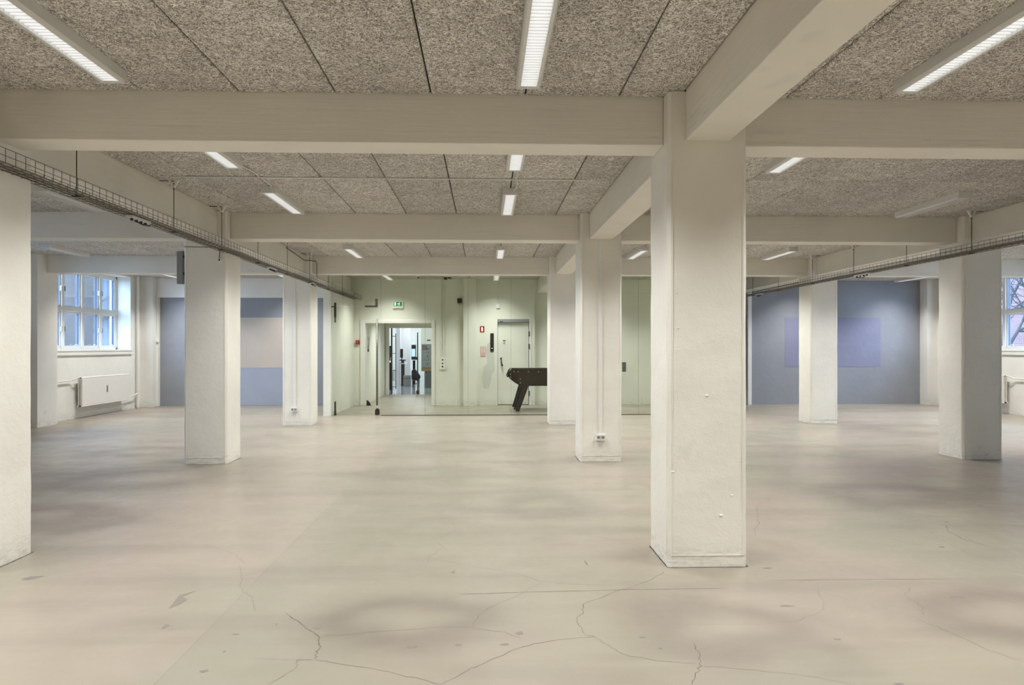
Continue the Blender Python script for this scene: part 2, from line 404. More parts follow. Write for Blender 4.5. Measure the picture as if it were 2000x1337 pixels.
for (x0, x1, c) in bays:
    k0 = math.ceil((x0 - c) / .605); k1 = math.floor((x1 - c) / .605)
    xs = [x0] + [c + .605 * k for k in range(k0, k1 + 1)] + [x1]
    for i in range(len(rowY)):
        yb = rowY[i] + .12 + .27; ye = (rowY[i + 1] + .12) if i + 1 < len(rowY) else YF + .1
        mid = yb + 2.05
        for a, b in zip(xs[:-1], xs[1:]):
            if i == 1 and b < -.9: cuts = [yb, 1.9, 4.35, ye]
            elif i == 1: cuts = [yb, 2.3, ye]
            else: cuts = [yb, mid, ye]
            for u, w in zip(cuts[:-1], cuts[1:]):
                if w > u: panel(a, b, u, w)
cb.box(XL, XR, rowY[0] + .1, rowY[0] + .4, CEIL, CEIL + .03, 'grout')
cb.build('ceiling', kind='structure')

# ------------------------------------------------------------------ walls
def wall_with_holes(name, x0, x1, holes, pil, mat, extra=None):
    """wall running along Y between x0 (room face) and x1; holes = [(y0,y1,z0,z1)]"""
    mb = MB(); y = YB - .2
    for (a, b, z0, z1) in holes:
        mb.box(x0, x1, y, a, 0, CEIL + .02, mat); mb.box(x0, x1, a, b, 0, z0, mat); mb.box(x0, x1, a, b, z1, CEIL + .02, mat); y = b
    mb.box(x0, x1, y, YF + .2, 0, CEIL + .02, mat)
    sgn = 1 if x0 > x1 else -1
    for yy in rowY:
        mb.box(x0, x0 + sgn * .25, yy - .15, yy + .42, 0, CEIL + .01, mat)
        mb.box(x0, x0 + sgn * .19, yy + .42, yy + .56, 0, CEIL + .01, mat)
    if extra: extra(mb)
    mb.build(name, kind='structure')
WIN = [(6.2, 8.2, 1.33, 2.95), (9.9, 12.4, 1.33, 2.95), (14.05, 16.9, 1.33, 2.95)]
wall_with_holes('wall_left', XL, XL - .45, WIN, None, 'wall', lambda m: m.box(XL, -7.66, 17.35, YF, 0, CEIL, 'wall'))
wall_with_holes('wall_right', XR, XR + .45, WIN, None, 'wall', lambda m: m.box(XR, 10.6, 17.35, YF, 0, CEIL, 'wall'))
MB().box(XL - .5, XR + .5, YB - .4, YB, 0, CEIL + .02, 'wall').build('wall_behind', kind='structure')
# far wall of the left room: white lintel, grey field with a beige patch, lamp light painted paler below it
m = MB()
m.box(XL - .5, -3.25, YF, YF + .25, 0, CEIL + .02, 'grey')
m.box(-7.66, -3.25, YF - .1, YF, 2.545, CEIL + .01, 'wall'); m.box(-7.70, -7.62, YF - .1, YF, 0, 2.545, 'wall')
m.box(-6.25, -4.35, YF - .003, YF, .90, 2.08, 'beige'); m.box(-6.25, -4.35, YF - .002, YF, .01, .90, 'grey_lit')
m.build('wall_far_left', kind='structure')
m = MB(); m.box(PR + .12, XR + .5, YF, YF + .25, 0, CEIL + .02, 'grey'); m.box(6.34, 6.43, YF - .05, YF, 0, CEIL, 'trim')
m.box(7.26, 9.62, YF - .004, YF, .905, 2.10, 'purple')
m.build('wall_far_right', kind='structure')
m = MB()
m.box(-3.25, -2.85, YF, YF + .3, 0, CEIL + .02, 'wallg'); m.box(-2.85, -1.25, YF, YF + .3, 1.97, CEIL + .02, 'wallg')
m.box(-1.25, .27, YF, YF + .3, 0, CEIL + .02, 'wallg'); m.box(.27, 1.11, YF, YF + .3, 2.05, CEIL + .02, 'wallg')
m.box(.27, 1.11, YF + .22, YF + .3, 0, 2.05, 'wallg'); m.box(1.11, 1.19, YF, YF + .3, 0, CEIL + .02, 'wallg')
m.box(1.19, PR + .1, YF + .14, YF + .3, 0, 2.68, 'wallg'); m.box(1.19, PR + .1, YF, YF + .3, 2.68, CEIL + .02, 'wallg')
m.box(-.51, -.20, YF - .12, YF, 0, CEIL + .01, 'wallg')
fig = [(.07, 1.0), (.03, 1.32), (.07, 1.46), (.13, 1.50), (.17, 1.42), (.16, 1.30), (.22, 1.24), (.24, 1.0), (.25, .82), (.18, .74), (.14, .50), (.10, .40), (-.02, .40), (-.05, .66), (-.03, .9)]
fig = [(x * 1.0 - .01, z) for x, z in fig]
m.prism(fig, YF - .0015, YF + .01, 'dark_figure', 'y')  # figure-shaped patch, a little darker than the wall
m.build('wall_corridor_far', kind='structure')
MB().box(PL - .15, PL, GY - .02, YF, 0, BZ, 'wallg').build('wall_corridor_left', kind='structure')
MB().box(PR, PR + .15, GY - .02, YF, 0, CEIL, 'wallg').build('wall_corridor_right', kind='structure')
# door casing of the opening to the passage
m = MB(); m.box(-2.95, -2.83, YF - .03, YF + .32, 0, 2.03, 'trim'); m.box(-1.27, -1.19, YF - .03, YF + .32, 0, 2.03, 'trim'); m.box(-2.83, -1.27, YF - .03, YF + .32, 1.95, 2.03, 'trim')
m.build('trim_1', kind='structure', bevel=.006)
# passage behind
P2 = 21.6
m = MB(); m.box(-3.1, -2.90, YF + .3, P2, 0, 2.6, 'wallg'); m.build('wall_passage_left', kind='structure')
m = MB(); m.box(-1.05, -.8, YF + .3, P2, 0, 2.6, 'wallg'); m.build('wall_passage_right', kind='structure')
m = MB(); m.box(-3.1, -.8, YF + .3, P2 + .15, 2.6, 2.7, 'wallg'); m.build('ceiling_passage', kind='structure')
m = MB(); m.box(-3.1, -2.79, P2, P2 + .15, 0, 2.6, 'wallg'); m.box(-2.79, -1.05, P2, P2 + .15, 1.94, 2.6, 'wallg'); m.box(-1.05, -.8, P2, P2 + .15, 0, 2.6, 'wallg')
m.box(-2.88, -2.79, P2 - .04, P2, 0, 2.0, 'trim'); m.box(-1.12, -1.05, P2 - .04, P2, 0, 2.0, 'trim')
m.build('wall_passage_far', kind='structure')
# office
OX0, OX1, OY1 = -6.5, 1.6, 31.0
MB().box(OX0 - .2, OX1 + .2, 21.66, OY1 + .2, -.2, .002, 'glossfloor').build('floor_office', kind='structure')
MB().box(OX0 - .2, OX1 + .2, P2 + .15, OY1 + .2, 2.8, 2.95, 'owhite').build('ceiling_office', kind='structure')
m = MB(); m.box(OX0 - .2, OX1 + .2, OY1, OY1 + .2, 0, 2.8, 'owhite'); m.build('wall_office_far', kind='structure')
m = MB(); m.box(OX0 - .2, OX0, P2 + .15, OY1, 0, 2.8, 'owhite'); m.build('wall_office_left', kind='structure')
m = MB(); m.box(OX1, OX1 + .2, P2 + .15, OY1, 0, 2.8, 'owhite'); m.build('wall_office_right', kind='structure')
m = MB(); m.box(OX0, -3.1, P2, P2 + .15, 0, 2.8, 'owhite'); m.box(-.8, OX1, P2, P2 + .15, 0, 2.8, 'owhite'); m.box(-3.1, -.8, P2, P2 + .15, 2.7, 2.8, 'owhite'); m.build('wall_office_near', kind='structure')

# ------------------------------------------------------------------ columns
def column(x0, y0, label, nod=None):
    mb = MB(); c = .02; h = CEIL; N = 20; vs = []
    base = [(c, 0), (CW - c, 0), (CW, c), (CW, CW - c), (CW - c, CW), (c, CW), (0, CW - c), (0, c)]
    for i in range(N + 1):
        z = h * i / N
        for (a, b) in base:
            j = .0018 if i not in (0, N) else .001
            vs.append((x0 + a + random.uniform(-j, j), y0 + b + random.uniform(-j, j), z))
    fs = [tuple(range(7, -1, -1)), tuple(N * 8 + k for k in range(8))]
    for i in range(N):
        for k in range(8): fs.append((i * 8 + k, i * 8 + (k + 1) % 8, (i + 1) * 8 + (k + 1) % 8, (i + 1) * 8 + k))
    mb.add(vs, fs, 'col')
    # corner beads under the paint and a skirting ridge
    mb.box(x0 + .028, x0 + .031, y0 - .0035, y0 + .01, .08, 2.55, 'col'); mb.box(x0 + CW - .031, x0 + CW - .028, y0 - .0035, y0 + .01, .08, 2.55, 'col')
    mb.box(x0 - .003, x0 + .01, y0 + .03, y0 + .033, .08, 2.4, 'col')
    mb.box(x0 + .02, x0 + CW - .02, y0 - .003, y0 + .01, .072, .077, 'col')
    rr = random.Random(int(x0 * 100 + y0 * 10))
    for k in range(16 if nod is None else 0):
        mb.ball((x0 + rr.uniform(.05, .45), y0, rr.uniform(.1, 1.9)), rr.uniform(.003, .007), 'col', (1.2, .5, .8))
    for (px, py, r) in (nod or []):
        mb.ball((at(px, y0), y0 + .001, zz(px, py, y0)), r, 'col', (1.3, .7, .8))
    return mb.build('column', label=label, cat='column', group='square white painted columns', origin=(x0 + CW / 2, y0 + CW / 2, 0))
nod = [(1408, 1006, .011), (1381, 772, .008), (1430, 967, .006), (1321, 975, .005), (1412, 932, .005), (1366, 990, .005), (1409, 825, .005), (1314, 921, .009), (1360, 700, .004), (1340, 860, .004), (1400, 640, .004),
       (1352, 1040, .004), (1383, 1048, .004), (1330, 740, .005), (1445, 900, .004), (1436, 1058, .004), (1318, 1062, .004), (1325, 640, .005), (1322, 572, .005), (1425, 540, .004)]
column(lineX['middle'], rowY[2], 'large nearest white square column with a chipped front face, right of centre', nod)
column(lineX['middle'], rowY[3], 'white square column with a cable duct and low double socket, behind the nearest column')
column(lineX['middle'], rowY[4], 'slim-looking far white column in front of the glass, beside the football table')
column(lineX['left'], rowY[2], 'big white column cut off by the left edge of the picture')
column(lineX['left'], rowY[3], 'scuffed white column left of centre with grey box on its upper left side')
column(lineX['left'], rowY[4], 'far left white column with a duct and low socket, beside the corridor wall')
column(lineX['right'], rowY[3], 'white column at far right, nearest the right-hand window')
column(lineX['right'], rowY[4], 'white column in front of the purple patch on the grey wall')
# columns beside and behind the viewpoint
for k in ('left', 'middle', 'right'):
    column(lineX[k], rowY[1], 'white column beside the viewpoint in the %s row, outside the picture' % k)
column(lineX['right'], rowY[2], 'first white column of the right row, just outside the right edge')

# ------------------------------------------------------------------ beams
def seg_x(mb, x0, x1, y0): mb.box(x0, x1, y0 + .12, y0 + .39, BZ, CEIL + .02, 'beam')
names = {1: 'concrete cross beam beside the viewpoint, outside the picture', 2: 'nearest white cross beam spanning the whole width of the ceiling',
         3: 'second white cross beam, meeting the column with the low socket', 4: 'third white cross beam just in front of the glass partition'}
LXs = sorted(lineX.values())
for i in (1, 2, 3, 4):
    mb = MB(); e = [XL + .25] + [v for x in LXs for v in (x, x + CW)] + [XR - .25]
    for a, b in zip(e[0::2], e[1::2]): seg_x(mb, a, b, rowY[i])
    mb.build('ceiling_beam', label=names[i], cat='beam', group='white painted concrete beams', bevel=.006, origin=(1.4, rowY[i] + .25, BZ))
for k, lab in (('left', 'long white beam over the left column row above the left cable tray'), ('middle', 'long white beam running over the middle columns toward the viewer'), ('right', 'long white beam over the right column row above the right cable tray')):
    mb = MB(); xc = lineX[k] + CW / 2
    ys = [YB] + [v for y in rowY[1:] for v in (y, y + CW)] + [YF]
    for a, b in zip(ys[0::2], ys[1::2]): mb.box(xc - .14, xc + .14, a, b, BZ, CEIL + .02, 'beam')
    mb.build('ceiling_beam', label=lab, cat='beam', group='white painted concrete beams', bevel=.006, origin=(xc, 8, BZ))

# ------------------------------------------------------------------ strip lights
def make_light(L=1.2):
    r = thing('strip_light', (0, 0, 0), 'x', 'ceiling light', 'louvred strip lights on the ceiling')
    w = .075; zt = 0; zb = -.07; hl = L / 2; s = .048
    m = MB()
    prof = [(-w, zt), (-w, zb + .012), (-w + .010, zb), (-s, zb), (-s, zt - .016), (s, zt - .016), (s, zb), (w - .010, zb), (w, zb + .012), (w, zt)]
    m.prism(prof, -hl + .02, hl - .02, 'housing', 'y')
    for q in (-1, 1):
        m.box(-w, w, q * hl, q * (hl - .02), zb, zt, 'housing')
    m.build('housing', r)
    m = MB(); m.box(-s + .001, s - .001, -hl + .021, hl - .021, -.046, -.0165, 'lamp'); m.build('lamp_tube', r)
    m = MB(); n = 32; 
    for k in range(n):
        y = -hl + .03 + (L - .06) * k / (n - 1); m.box(-s + .001, s - .001, y - .0022, y + .0022, zb + .004, -.0462, 'blade')
    m.build('louvre', r)
    li = bpy.data.lights.new('lamp_light', 'AREA'); li.shape = 'RECTANGLE'; li.size = .085; li.size_y = L - .25; li.energy = LAMP_W; li.color = LAMP_COL; li.spread = math.radians(118)
    lo = bpy.data.objects.new('lamp_light', li); COL.objects.link(lo); lo.parent = r; lo.location = (0, 0, zb + .002)
    return r
def dup(r, loc, label, off=False):
    c = r.copy(); COL.objects.link(c); c.location = loc; c['label'] = label
    for ch in list(r.children):
        if off and ch.type == 'LIGHT': continue
        if off and ch.name.startswith('lamp_tube'):
            k = ch.copy(); me = bpy.data.meshes.get('lamp_tube_off')
            if me is None: me = ch.data.copy(); me.name = 'lamp_tube_off'; me.materials.clear(); me.materials.append(M['lampoff'])
            k.data = me; COL.objects.link(k); k.parent = c; continue
        k = ch.copy(); COL.objects.link(k); k.parent = c
    return c
lines = [(-6.86, 'along the left window wall'), (-4.42, 'left of the left column row'), (-2.17, 'beside the left cable tray'), (.26, 'left of the middle column row'),
         (2.56, 'right of the middle column row'), (4.98, 'beside the right cable tray'), (7.40, 'right of the right column row'), (9.80, 'along the right window wall')]
bn = ['bay behind the viewer', 'nearest bay', 'second bay', 'third bay', 'last bay']
first = make_light(); used = False
OFF = {(2, -6.86), (2, -4.42), (3, -6.86), (2, 4.98), (2, 7.40), (2, 9.80)}     # these are switched off in the photo
for X, ln in lines:
    for b in range(5):
        Yb = 4.74 + 4.275 * (b - 1)
        for u, (a, c) in enumerate(((-3.72, -2.52), (-1.53, -.33))):
            yc = Yb + (a + c) / 2
            if b == 0 and u == 0: continue
            if b == 4 and u == 0 and PL < X < PR: yc = 14.22
            off = (b, X) in OFF
            lab = ('unlit ' if off else '') + 'louvred strip light %s, %s, %s unit' % (ln, bn[b], ('nearer', 'farther')[u])
            if not used: first.location = (X, yc, CEIL); first['label'] = lab; used = True
            else: dup(first, (X, yc, CEIL), lab, off)
# lights of the passage and the office
dup(first, (-2.0, 19.6, 2.6), 'strip light on the passage ceiling beyond the open doorway')
for y, yn in ((23.6, 'front'), (27.2, 'middle'), (29.8, 'rear')):
    for x, xn in ((-4.6, 'left'), (-2.3, 'centre'), (0.2, 'right')):
        dup(first, (x, y, 2.8), 'strip light on the office ceiling beyond the passage, %s row, %s' % (yn, xn))
for o in list(COL.objects):
    if (o.get('label') or '').startswith('strip light on the office ceiling'):
        for ch in o.children:
            if ch.type == 'LIGHT':
                d = bpy.data.lights.get('office_lamp')
                if d is None: d = ch.data.copy(); d.name = 'office_lamp'; d.energy = LAMP_W * .95; d.color = (.93, .97, 1.0); d.spread = PI
                ch.data = d

# white cable duct along the joint between panels, second bay
m = MB(); m.box(-2.95, .98, 7.075, 7.10, CEIL - .012, CEIL, 'housing')
r = m.build('cable_duct', label='thin white cable duct running across the second bay ceiling', cat='cable duct', origin=(-1, 7.08, CEIL), bevel=.003)
for X in (-2.17, .26):
    mb = MB(); mb.path([(X + .04, 7.06, CEIL - .006), (X + .05, 6.9, CEIL - .006), (X + .02, 6.52, CEIL - .02)], .005, 'white'); mb.path([(X + .05, 7.1, CEIL - .006), (X + .06, 7.4, CEIL - .02), (X + .03, 7.5, CEIL - .03)], .005, 'white')
    child(mb, 'lead', r)

# ------------------------------------------------------------------ cable trays
def tray(xc, y0, y1, label, side):
    z0, z1 = 2.505, 2.595; hw = .09
    t = thing('cable_tray', (xc, (y0 + y1) / 2, z0), label, 'cable tray', 'wire cable trays')
    m = MB(); rw = .0023
    for x, z in [(xc - hw, z1), (xc + hw, z1), (xc - hw, z0 + .045), (xc + hw, z0 + .045)] + [(xc - hw + k * hw / 2, z0) for k in range(5)]:
        m.cyl((x, y0, z), (x, y1, z), rw, 'wire', 5)
    n = int((y1 - y0) / .1)
    for k in range(n + 1):
        y = y0 + (y1 - y0) * k / n
        m.path([(xc - hw, y, z1), (xc - hw, y, z0), (xc + hw, y, z0), (xc + hw, y, z1)], rw, 'wire', 5)
    child(m, 'wire_basket', t)
    m = MB()
    for k in range(7):
        x = xc - .07 + .022 * k; pts = []; y = y0 + .05; ph = random.uniform(0, 6)
        while y < y1 - .1:
            pts.append((x + .010 * math.sin(y * 1.7 + ph), y, z0 + .011 + .004 * math.sin(y * 2.3 + ph) + (.006 if k % 2 else 0))); y += .3
        m.path(pts, .005, 'cable', 6)
    child(m, 'cable', t)
    for k in range(3):
        a = y0 + .6 + k * (y1 - y0) / 3; m = MB(); m.box(xc - .055 * side - .012, xc - .055 * side + .012, a, a + 2.4, z0 + .025, z0 + .062, 'white')
        child(m, 'white_duct', t, label='white duct strip')
    for y in (4.1, 5.55, 7.25, 8.55, 9.9, 11.35, 12.8, 14.3, 15.7):
        if not (y0 < y < y1): continue
        m = MB(); m.cyl((xc, y, z0 - .012), (xc, y, CEIL - .03), .004, 'rod', 6); m.box(xc - .03, xc + .03, y - .012, y + .012, z0 - .014, z0 - .004, 'rod')
        m.cyl((xc, y, CEIL - .09), (xc, y, CEIL - .07), .011, 'rod', 6)
        m.path([(xc - side * .14, y, CEIL - .008), (xc, y, CEIL - .012)], .004, 'rod', 5)
        h = child(m, 'hanger_rod', t)
        m = MB()
        for q in (-1, 1): m.prism([(xc + q * .006, CEIL - .085), (xc + q * .045, CEIL - .012), (xc + q * .062, CEIL), (xc + q * .030, CEIL), (xc - q * .004, CEIL - .07)], y - .012, y + .012, 'white', 'y')
        m.box(xc - .062, xc + .062, y - .014, y + .014, CEIL - .005, CEIL, 'white')
        child(m, 'ceiling_bracket', t, label='white ceiling bracket')
    return t, z0, hw
def boxes(t, xc, ys, z0):
    for y, L in ys:
        m = MB(); m.box(xc - .03, xc + .03, y, y + L, z0 - .022, z0 - .003, 'housing')
        for k in range(4):
            m.ball((xc + .0, y + .05 + k * (L - .1) / 3, z0 - .030), .015, 'black')
        m.path([(xc, y + .1, z0 - .035), (xc + .03, y + .2, z0 - .055), (xc + .02, y + L, z0 - .04)], .006, 'black')
        child(m, 'socket_strip', t, label='socket strip with black plugs under the tray')
t, z0, hw = tray(-3.00, 2.2, 17.6, 'wire cable tray hanging on rods at left, running to the corridor', 1)
boxes(t, -3.0, ((6.35, .35), (10.4, .3), (12.9, .2)), z0)
m = MB(); m.box(-3.05, -2.95, 17.45, 17.63, 2.50, 2.60, 'white'); child(m, 'end_box', t)
t, z0, hw = tray(5.76, 2.2, 17.6, 'wire cable tray hanging on rods at right, before the purple patch', -1)
boxes(t, 5.76, ((10.9, .4), (15.2, .3)), z0)
m = MB(); m.box(5.70, 5.715, 11.35, 12.15, 2.53, 2.59, 'white'); child(m, 'power_supply', t, label='long white box in the tray')

# ------------------------------------------------------------------ windows
def window(name, side, y0, y1):
    """side -1: left wall, 1: right wall"""
    X0 = XL if side < 0 else XR; s = side; xf = X0 + s * .30
    z0, z1 = 1.33, 2.95
    r = thing(name, (X0, (y0 + y1) / 2, z0), None, None, None, 'structure')
    m = MB(); fw = .05; L = y1 - y0; n = 4; mw = .085
    bx = lambda mb, a, b, c, d, xa=0, xb=.09, mat='trim': mb.box(xf + s * xa, xf + s * xb, a, b, c, d, mat)
    bx(m, y0, y0 + fw, z0, z1); bx(m, y1 - fw, y1, z0, z1); bx(m, y0, y1, z1 - fw, z1); bx(m, y0, y1, z0, z0 + fw)
    cw = (L - 2 * fw - (n - 1) * mw) / n; zm = 2.10
    for k in range(n - 1):
        a = y0 + fw + (k + 1) * cw + k * mw; bx(m, a, a + mw, z0, z1, -.015, .09)
    bx(m, y0, y1, zm, zm + .07, -.012, .09)
    child(m, 'window_frame', r, bevel=.004)
    m = MB(); m.box(X0 - s * .03, xf + s * .02, y0 - .04, y1 + .04, z0 - .03, z0 + .004, 'trim'); m.box(X0 - s * .018, X0 + s * .05, y0 - .03, y1 + .03, z0 - .055, z0 - .03, 'trim'); m.box(X0 - s * .03, X0 + s * .05, y0 - .04, y1 + .04, z0 - .105, z0 - .055, 'trim')
    child(m, 'window_sill', r, bevel=.004)
    for k in range(n):
        a = y0 + fw + k * (cw + mw); b = a + cw
        for (c, d) in ((z0 + fw, zm), (zm + .07, z1 - fw)):
            m = MB(); w = .035
            bx(m, a, a + w, c, d, .02, .075); bx(m, b - w, b, c, d, .02, .075); bx(m, a + w, b - w, c, c + w, .02, .075); bx(m, a + w, b - w, d - w, d, .02, .075)
            q = .006
            bx(m, a + w, a + w + q, c + w, d - w, .03, .07, 'gasket'); bx(m, b - w - q, b - w, c + w, d - w, .03, .07, 'gasket')
            sa = child(m, 'sash', r)
            m = MB(); bx(m, a + w, b - w, c + w, d - w, .045, .053, 'wglass')
            m.v = [(p[0] - r.location.x, p[1] - r.location.y, p[2] - r.location.z) for p in m.v]; m.build('pane', sa)
            m = MB(); hy = a + w / 2 if k % 2 else b - w / 2
            if d < 2.2: m.path([(xf, b - .18 + .07 * math.cos(t * PI / 6), c + .012 + .05 * math.sin(t * PI / 6)) for t in range(7)], .006, 'trim')
            m.box(xf - s * .02, xf + s * .02, hy - .008, hy + .008, (c + d) / 2 - .05, (c + d) / 2 + .05, 'screw')
            m.v = [(p[0] - r.location.x, p[1] - r.location.y, p[2] - r.location.z) for p in m.v]; m.build('handle', sa)
    return r
window('window_1', -1, 14.05, 16.9); window('window_2', 1, 14.05, 16.9)
window('window_3', -1, 9.9, 12.4); window('window_4', 1, 9.9, 12.4); window('window_5', -1, 6.2, 8.2); window('window_6', 1, 6.2, 8.2)

# ------------------------------------------------------------------ radiators and pipes
def radiator(side, y0, y1, label):
    X0 = XL if side < 0 else XR; s = -side
    r = thing('radiator', (X0 + s * .11, (y0 + y1) / 2, .22), label, 'radiator', 'white panel radiators under the windows')
    z0, z1 = .225, .80
    m = MB(); m.box(X0 + s * .135, X0 + s * .155, y0, y1, z0, z1, 'radiator'); m.box(X0 + s * .155, X0 + s * .158, y0 + .02, y1 - .02, z0 + .03, z1 - .03, 'radiator'); child(m, 'front_panel', r, bevel=.004)
    m = MB(); m.box(X0 + s * .06, X0 + s * .08, y0 + .02, y1 - .02, z0 + .01, z1 - .01, 'radiator')
    k = y0 + .04
    while k < y1 - .04: m.box(X0 + s * .08, X0 + s * .135, k, k + .004, z0 + .03, z1 - .03, 'radiator'); k += .05
    child(m, 'rear_panel', r)
    m = MB()
    for z in (z0 + .012, z1 - .012): m.cyl((X0 + s * .145, y0 - .005, z), (X0 + s * .145, y1 + .005, z), .014, 'radiator'); m.cyl((X0 + s * .07, y0 - .005, z), (X0 + s * .07, y1 + .005, z), .014, 'radiator'); m.cyl((X0 + s * .145, y0 + .01, z), (X0 + s * .07, y0 + .01, z), .012, 'dark')
    child(m, 'header_pipe', r, smooth=False)
    m = MB(); 
    for y in (y0 + .25, y1 - .25): m.box(X0 + s * .0, X0 + s * .06, y - .015, y + .015, z0 + .05, z1 - .05, 'radiator')
    child(m, 'wall_bracket', r)
    m = MB(); ym = (y0 + y1) / 2; m.box(X0 + s * .158, X0 + s * .166, ym - .02, ym + .02, .46, .60, 'screw'); child(m, 'heat_meter', r, label='small grey heat meter')
radiator(-1, 14.62, 16.5, 'white panel radiator under the left window')
radiator(1, 14.88, 16.6, 'white panel radiator under the right window, half hidden by a column')
for side, xx, lab in ((-1, XL, 'left'), (1, XR, 'right')):
    s = -side
    y1 = 16.5 if side < 0 else 16.6; y0 = 14.62 if side < 0 else 14.88
    m = MB(); m.cyl((xx + s * .06, 17.12, 0.002), (xx + s * .06, 17.12, CEIL - .01), .026, 'radiator', 12); m.cyl((xx + s * .06, 17.12, .03), (xx + s * .06, 17.12, .16), .035, 'radiator', 12)
    m.path([(xx + s * .06, 17.12, .34), (xx + s * .06, 16.95, .30), (xx + s * .06, y1 + .04, .27), (xx + s * .10, y1 + .008, .25)], .012, 'radiator', 8)
    m.build('heating_pipe', label='white heating pipe rising in the far %s corner' % lab, cat='pipe', origin=(xx + s * .06, 17.12, 0))
    m = MB(); m.path([(xx + s * .10, y0 - .008, .79), (xx + s * .10, y0 - .06, .79), (xx + s * .04, y0 - .16, .745), (xx + s * .035, 13.75, .735)], .012, 'radiator', 8)
    m.build('heating_pipe', label='thin white pipe along the %s wall into the near end of the radiator' % lab, cat='pipe', origin=(xx + s * .035, 13.75, .735))

# ------------------------------------------------------------------ glass partition and glass door
gp = thing('glass_partition', (0, GY, 0), 'floor to ceiling glass partition closing off the corridor', 'glass partition')
seams = [-2.10, -1.21, -.34, .53, 1.40, 2.27, 3.14, 4.0, 4.985]
for a, b in zip(seams[:-1], seams[1:]):
    m = MB(); m.box(a + .002, b - .002, GY, GY + .010, .012, CEIL - .01, 'glass'); m.box(a - .0015, a + .0015, GY, GY + .010, .012, CEIL - .01, 'seal'); child(m, 'glass_panel', gp)
m = MB(); m.box(-3.08, -2.104, GY, GY + .010, 2.66, CEIL - .01, 'glass'); m.box(-2.88, -2.104, GY, GY + .010, 2.215, 2.66, 'glass'); child(m, 'glass_transom', gp)
m = MB(); m.box(-2.10, PR, GY - .012, GY + .022, 0, .016, 'steel'); child(m, 'floor_track', gp)
m = MB(); m.box(-2.42, -2.20, GY - .015, GY + .025, 2.19, 2.225, 'dark'); m.box(-2.21, -2.165 + .0, GY - .015, GY + .025, 2.19, 2.36, 'dark'); child(m, 'corner_fitting', gp)
m = MB(); m.box(2.80, 2.885, GY - .02, GY - .001, .88, 1.08, 'steel'); child(m, 'panel_lock', gp, bevel=.015)
gd = thing('glass_door', (-2.6, GY, 0), 'frameless glass door with tall round pull handle at left of partition', 'glass door')
m = MB(); m.box(-3.07, -2.12, GY, GY + .010, .012, 2.19, 'glass'); child(m, 'door_pane', gd)
m = MB(); m.cyl((-2.17, GY - .045, .215), (-2.17, GY - .045, 1.95), .019, 'steel', 14)
for z in (.4, 1.75): m.cyl((-2.17, GY - .045, z), (-2.17, GY, z), .010, 'steel')
child(m, 'pull_handle', gd, smooth=True)
m = MB(); m.prism([(-2.215, .014), (-2.215, .11), (-2.20, .14), (-2.17, .15), (-2.14, .14), (-2.125, .11), (-2.125, .014)], GY - .018, GY + .028, 'dark', 'y'); child(m, 'floor_lock', gd)
m = MB(); m.box(-3.035, -2.995, GY - .02, GY + .03, 1.98, 2.28, 'dark'); m.box(-3.025, -3.005, GY - .03, GY + .035, 1.88, 2.0, 'dark'); m.cyl((-3.09, GY - .005, 2.20), (-3.01, GY - .005, 2.20), .012, 'dark'); child(m, 'top_hinge', gd, bevel=.006)
m = MB(); m.box(-3.03, -3.0, GY - .02, GY + .03, .01, .29, 'dark'); m.box(-3.035, -2.995, GY - .025, GY + .035, .01, .09, 'dark'); child(m, 'bottom_hinge', gd, bevel=.006)

# ------------------------------------------------------------------ corridor fittings (front faces on YF)
def bxy(px0, py0, px1, py1, Y=YF):
    return at(px0, Y), at(px1, Y), zz(px0, py1, Y), zz(px0, py0, Y)
# exit sign
x0, x1, zb, zt = bxy(768, 588.5, 788, 601.5)
ex = thing('exit_sign', ((x0 + x1) / 2, YF, zb), 'green emergency exit sign with running figure above the open doorway', 'exit sign')
m = MB(); m.box(x0, x1, YF - .05, YF, zb, zt, 'white'); child(m, 'sign_case', ex, bevel=.004)
gz0, gz1 = zb + .045, zt - .012; gx0, gx1 = x0 + .015, x1 - .03
m = MB(); m.box(gx0, gx1, YF - .054, YF - .05, gz0, gz1, 'green')
h = gz1 - gz0; Yp = (YF - .057, YF - .054)
m.box(gx0 + .02, gx0 + .055, *Yp, gz0 + .012, gz1 - .01, 'signwhite')
def poly(pts): m.prism([(gx0 + .0 + a * h, gz0 + b * h) for a, b in pts], *Yp, 'signwhite', 'y')
poly([(.80, .55), (.95, .40), (.95, .47), (1.05, .47), (1.05, .63), (.95, .63), (.95, .70)])        # arrow
poly([(1.33, .80), (1.41, .80), (1.41, .90), (1.33, .90)])                                         # head
poly([(1.22, .72), (1.42, .76), (1.36, .42), (1.24, .42)])                                         # body
poly([(1.24, .45), (1.34, .45), (1.22, .28), (1.08, .10), (1.00, .14), (1.12, .30)])               # leg
poly([(1.28, .44), (1.37, .42), (1.50, .28), (1.50, .08), (1.42, .08), (1.42, .26)])               # leg
poly([(1.38, .74), (1.55, .60), (1.52, .54), (1.36, .66)]); poly([(1.24, .72), (1.10, .62), (1.08, .50), (1.14, .50), (1.16, .58), (1.25, .63)])
child(m, 'sign_face', ex, label='green face with white running figure')
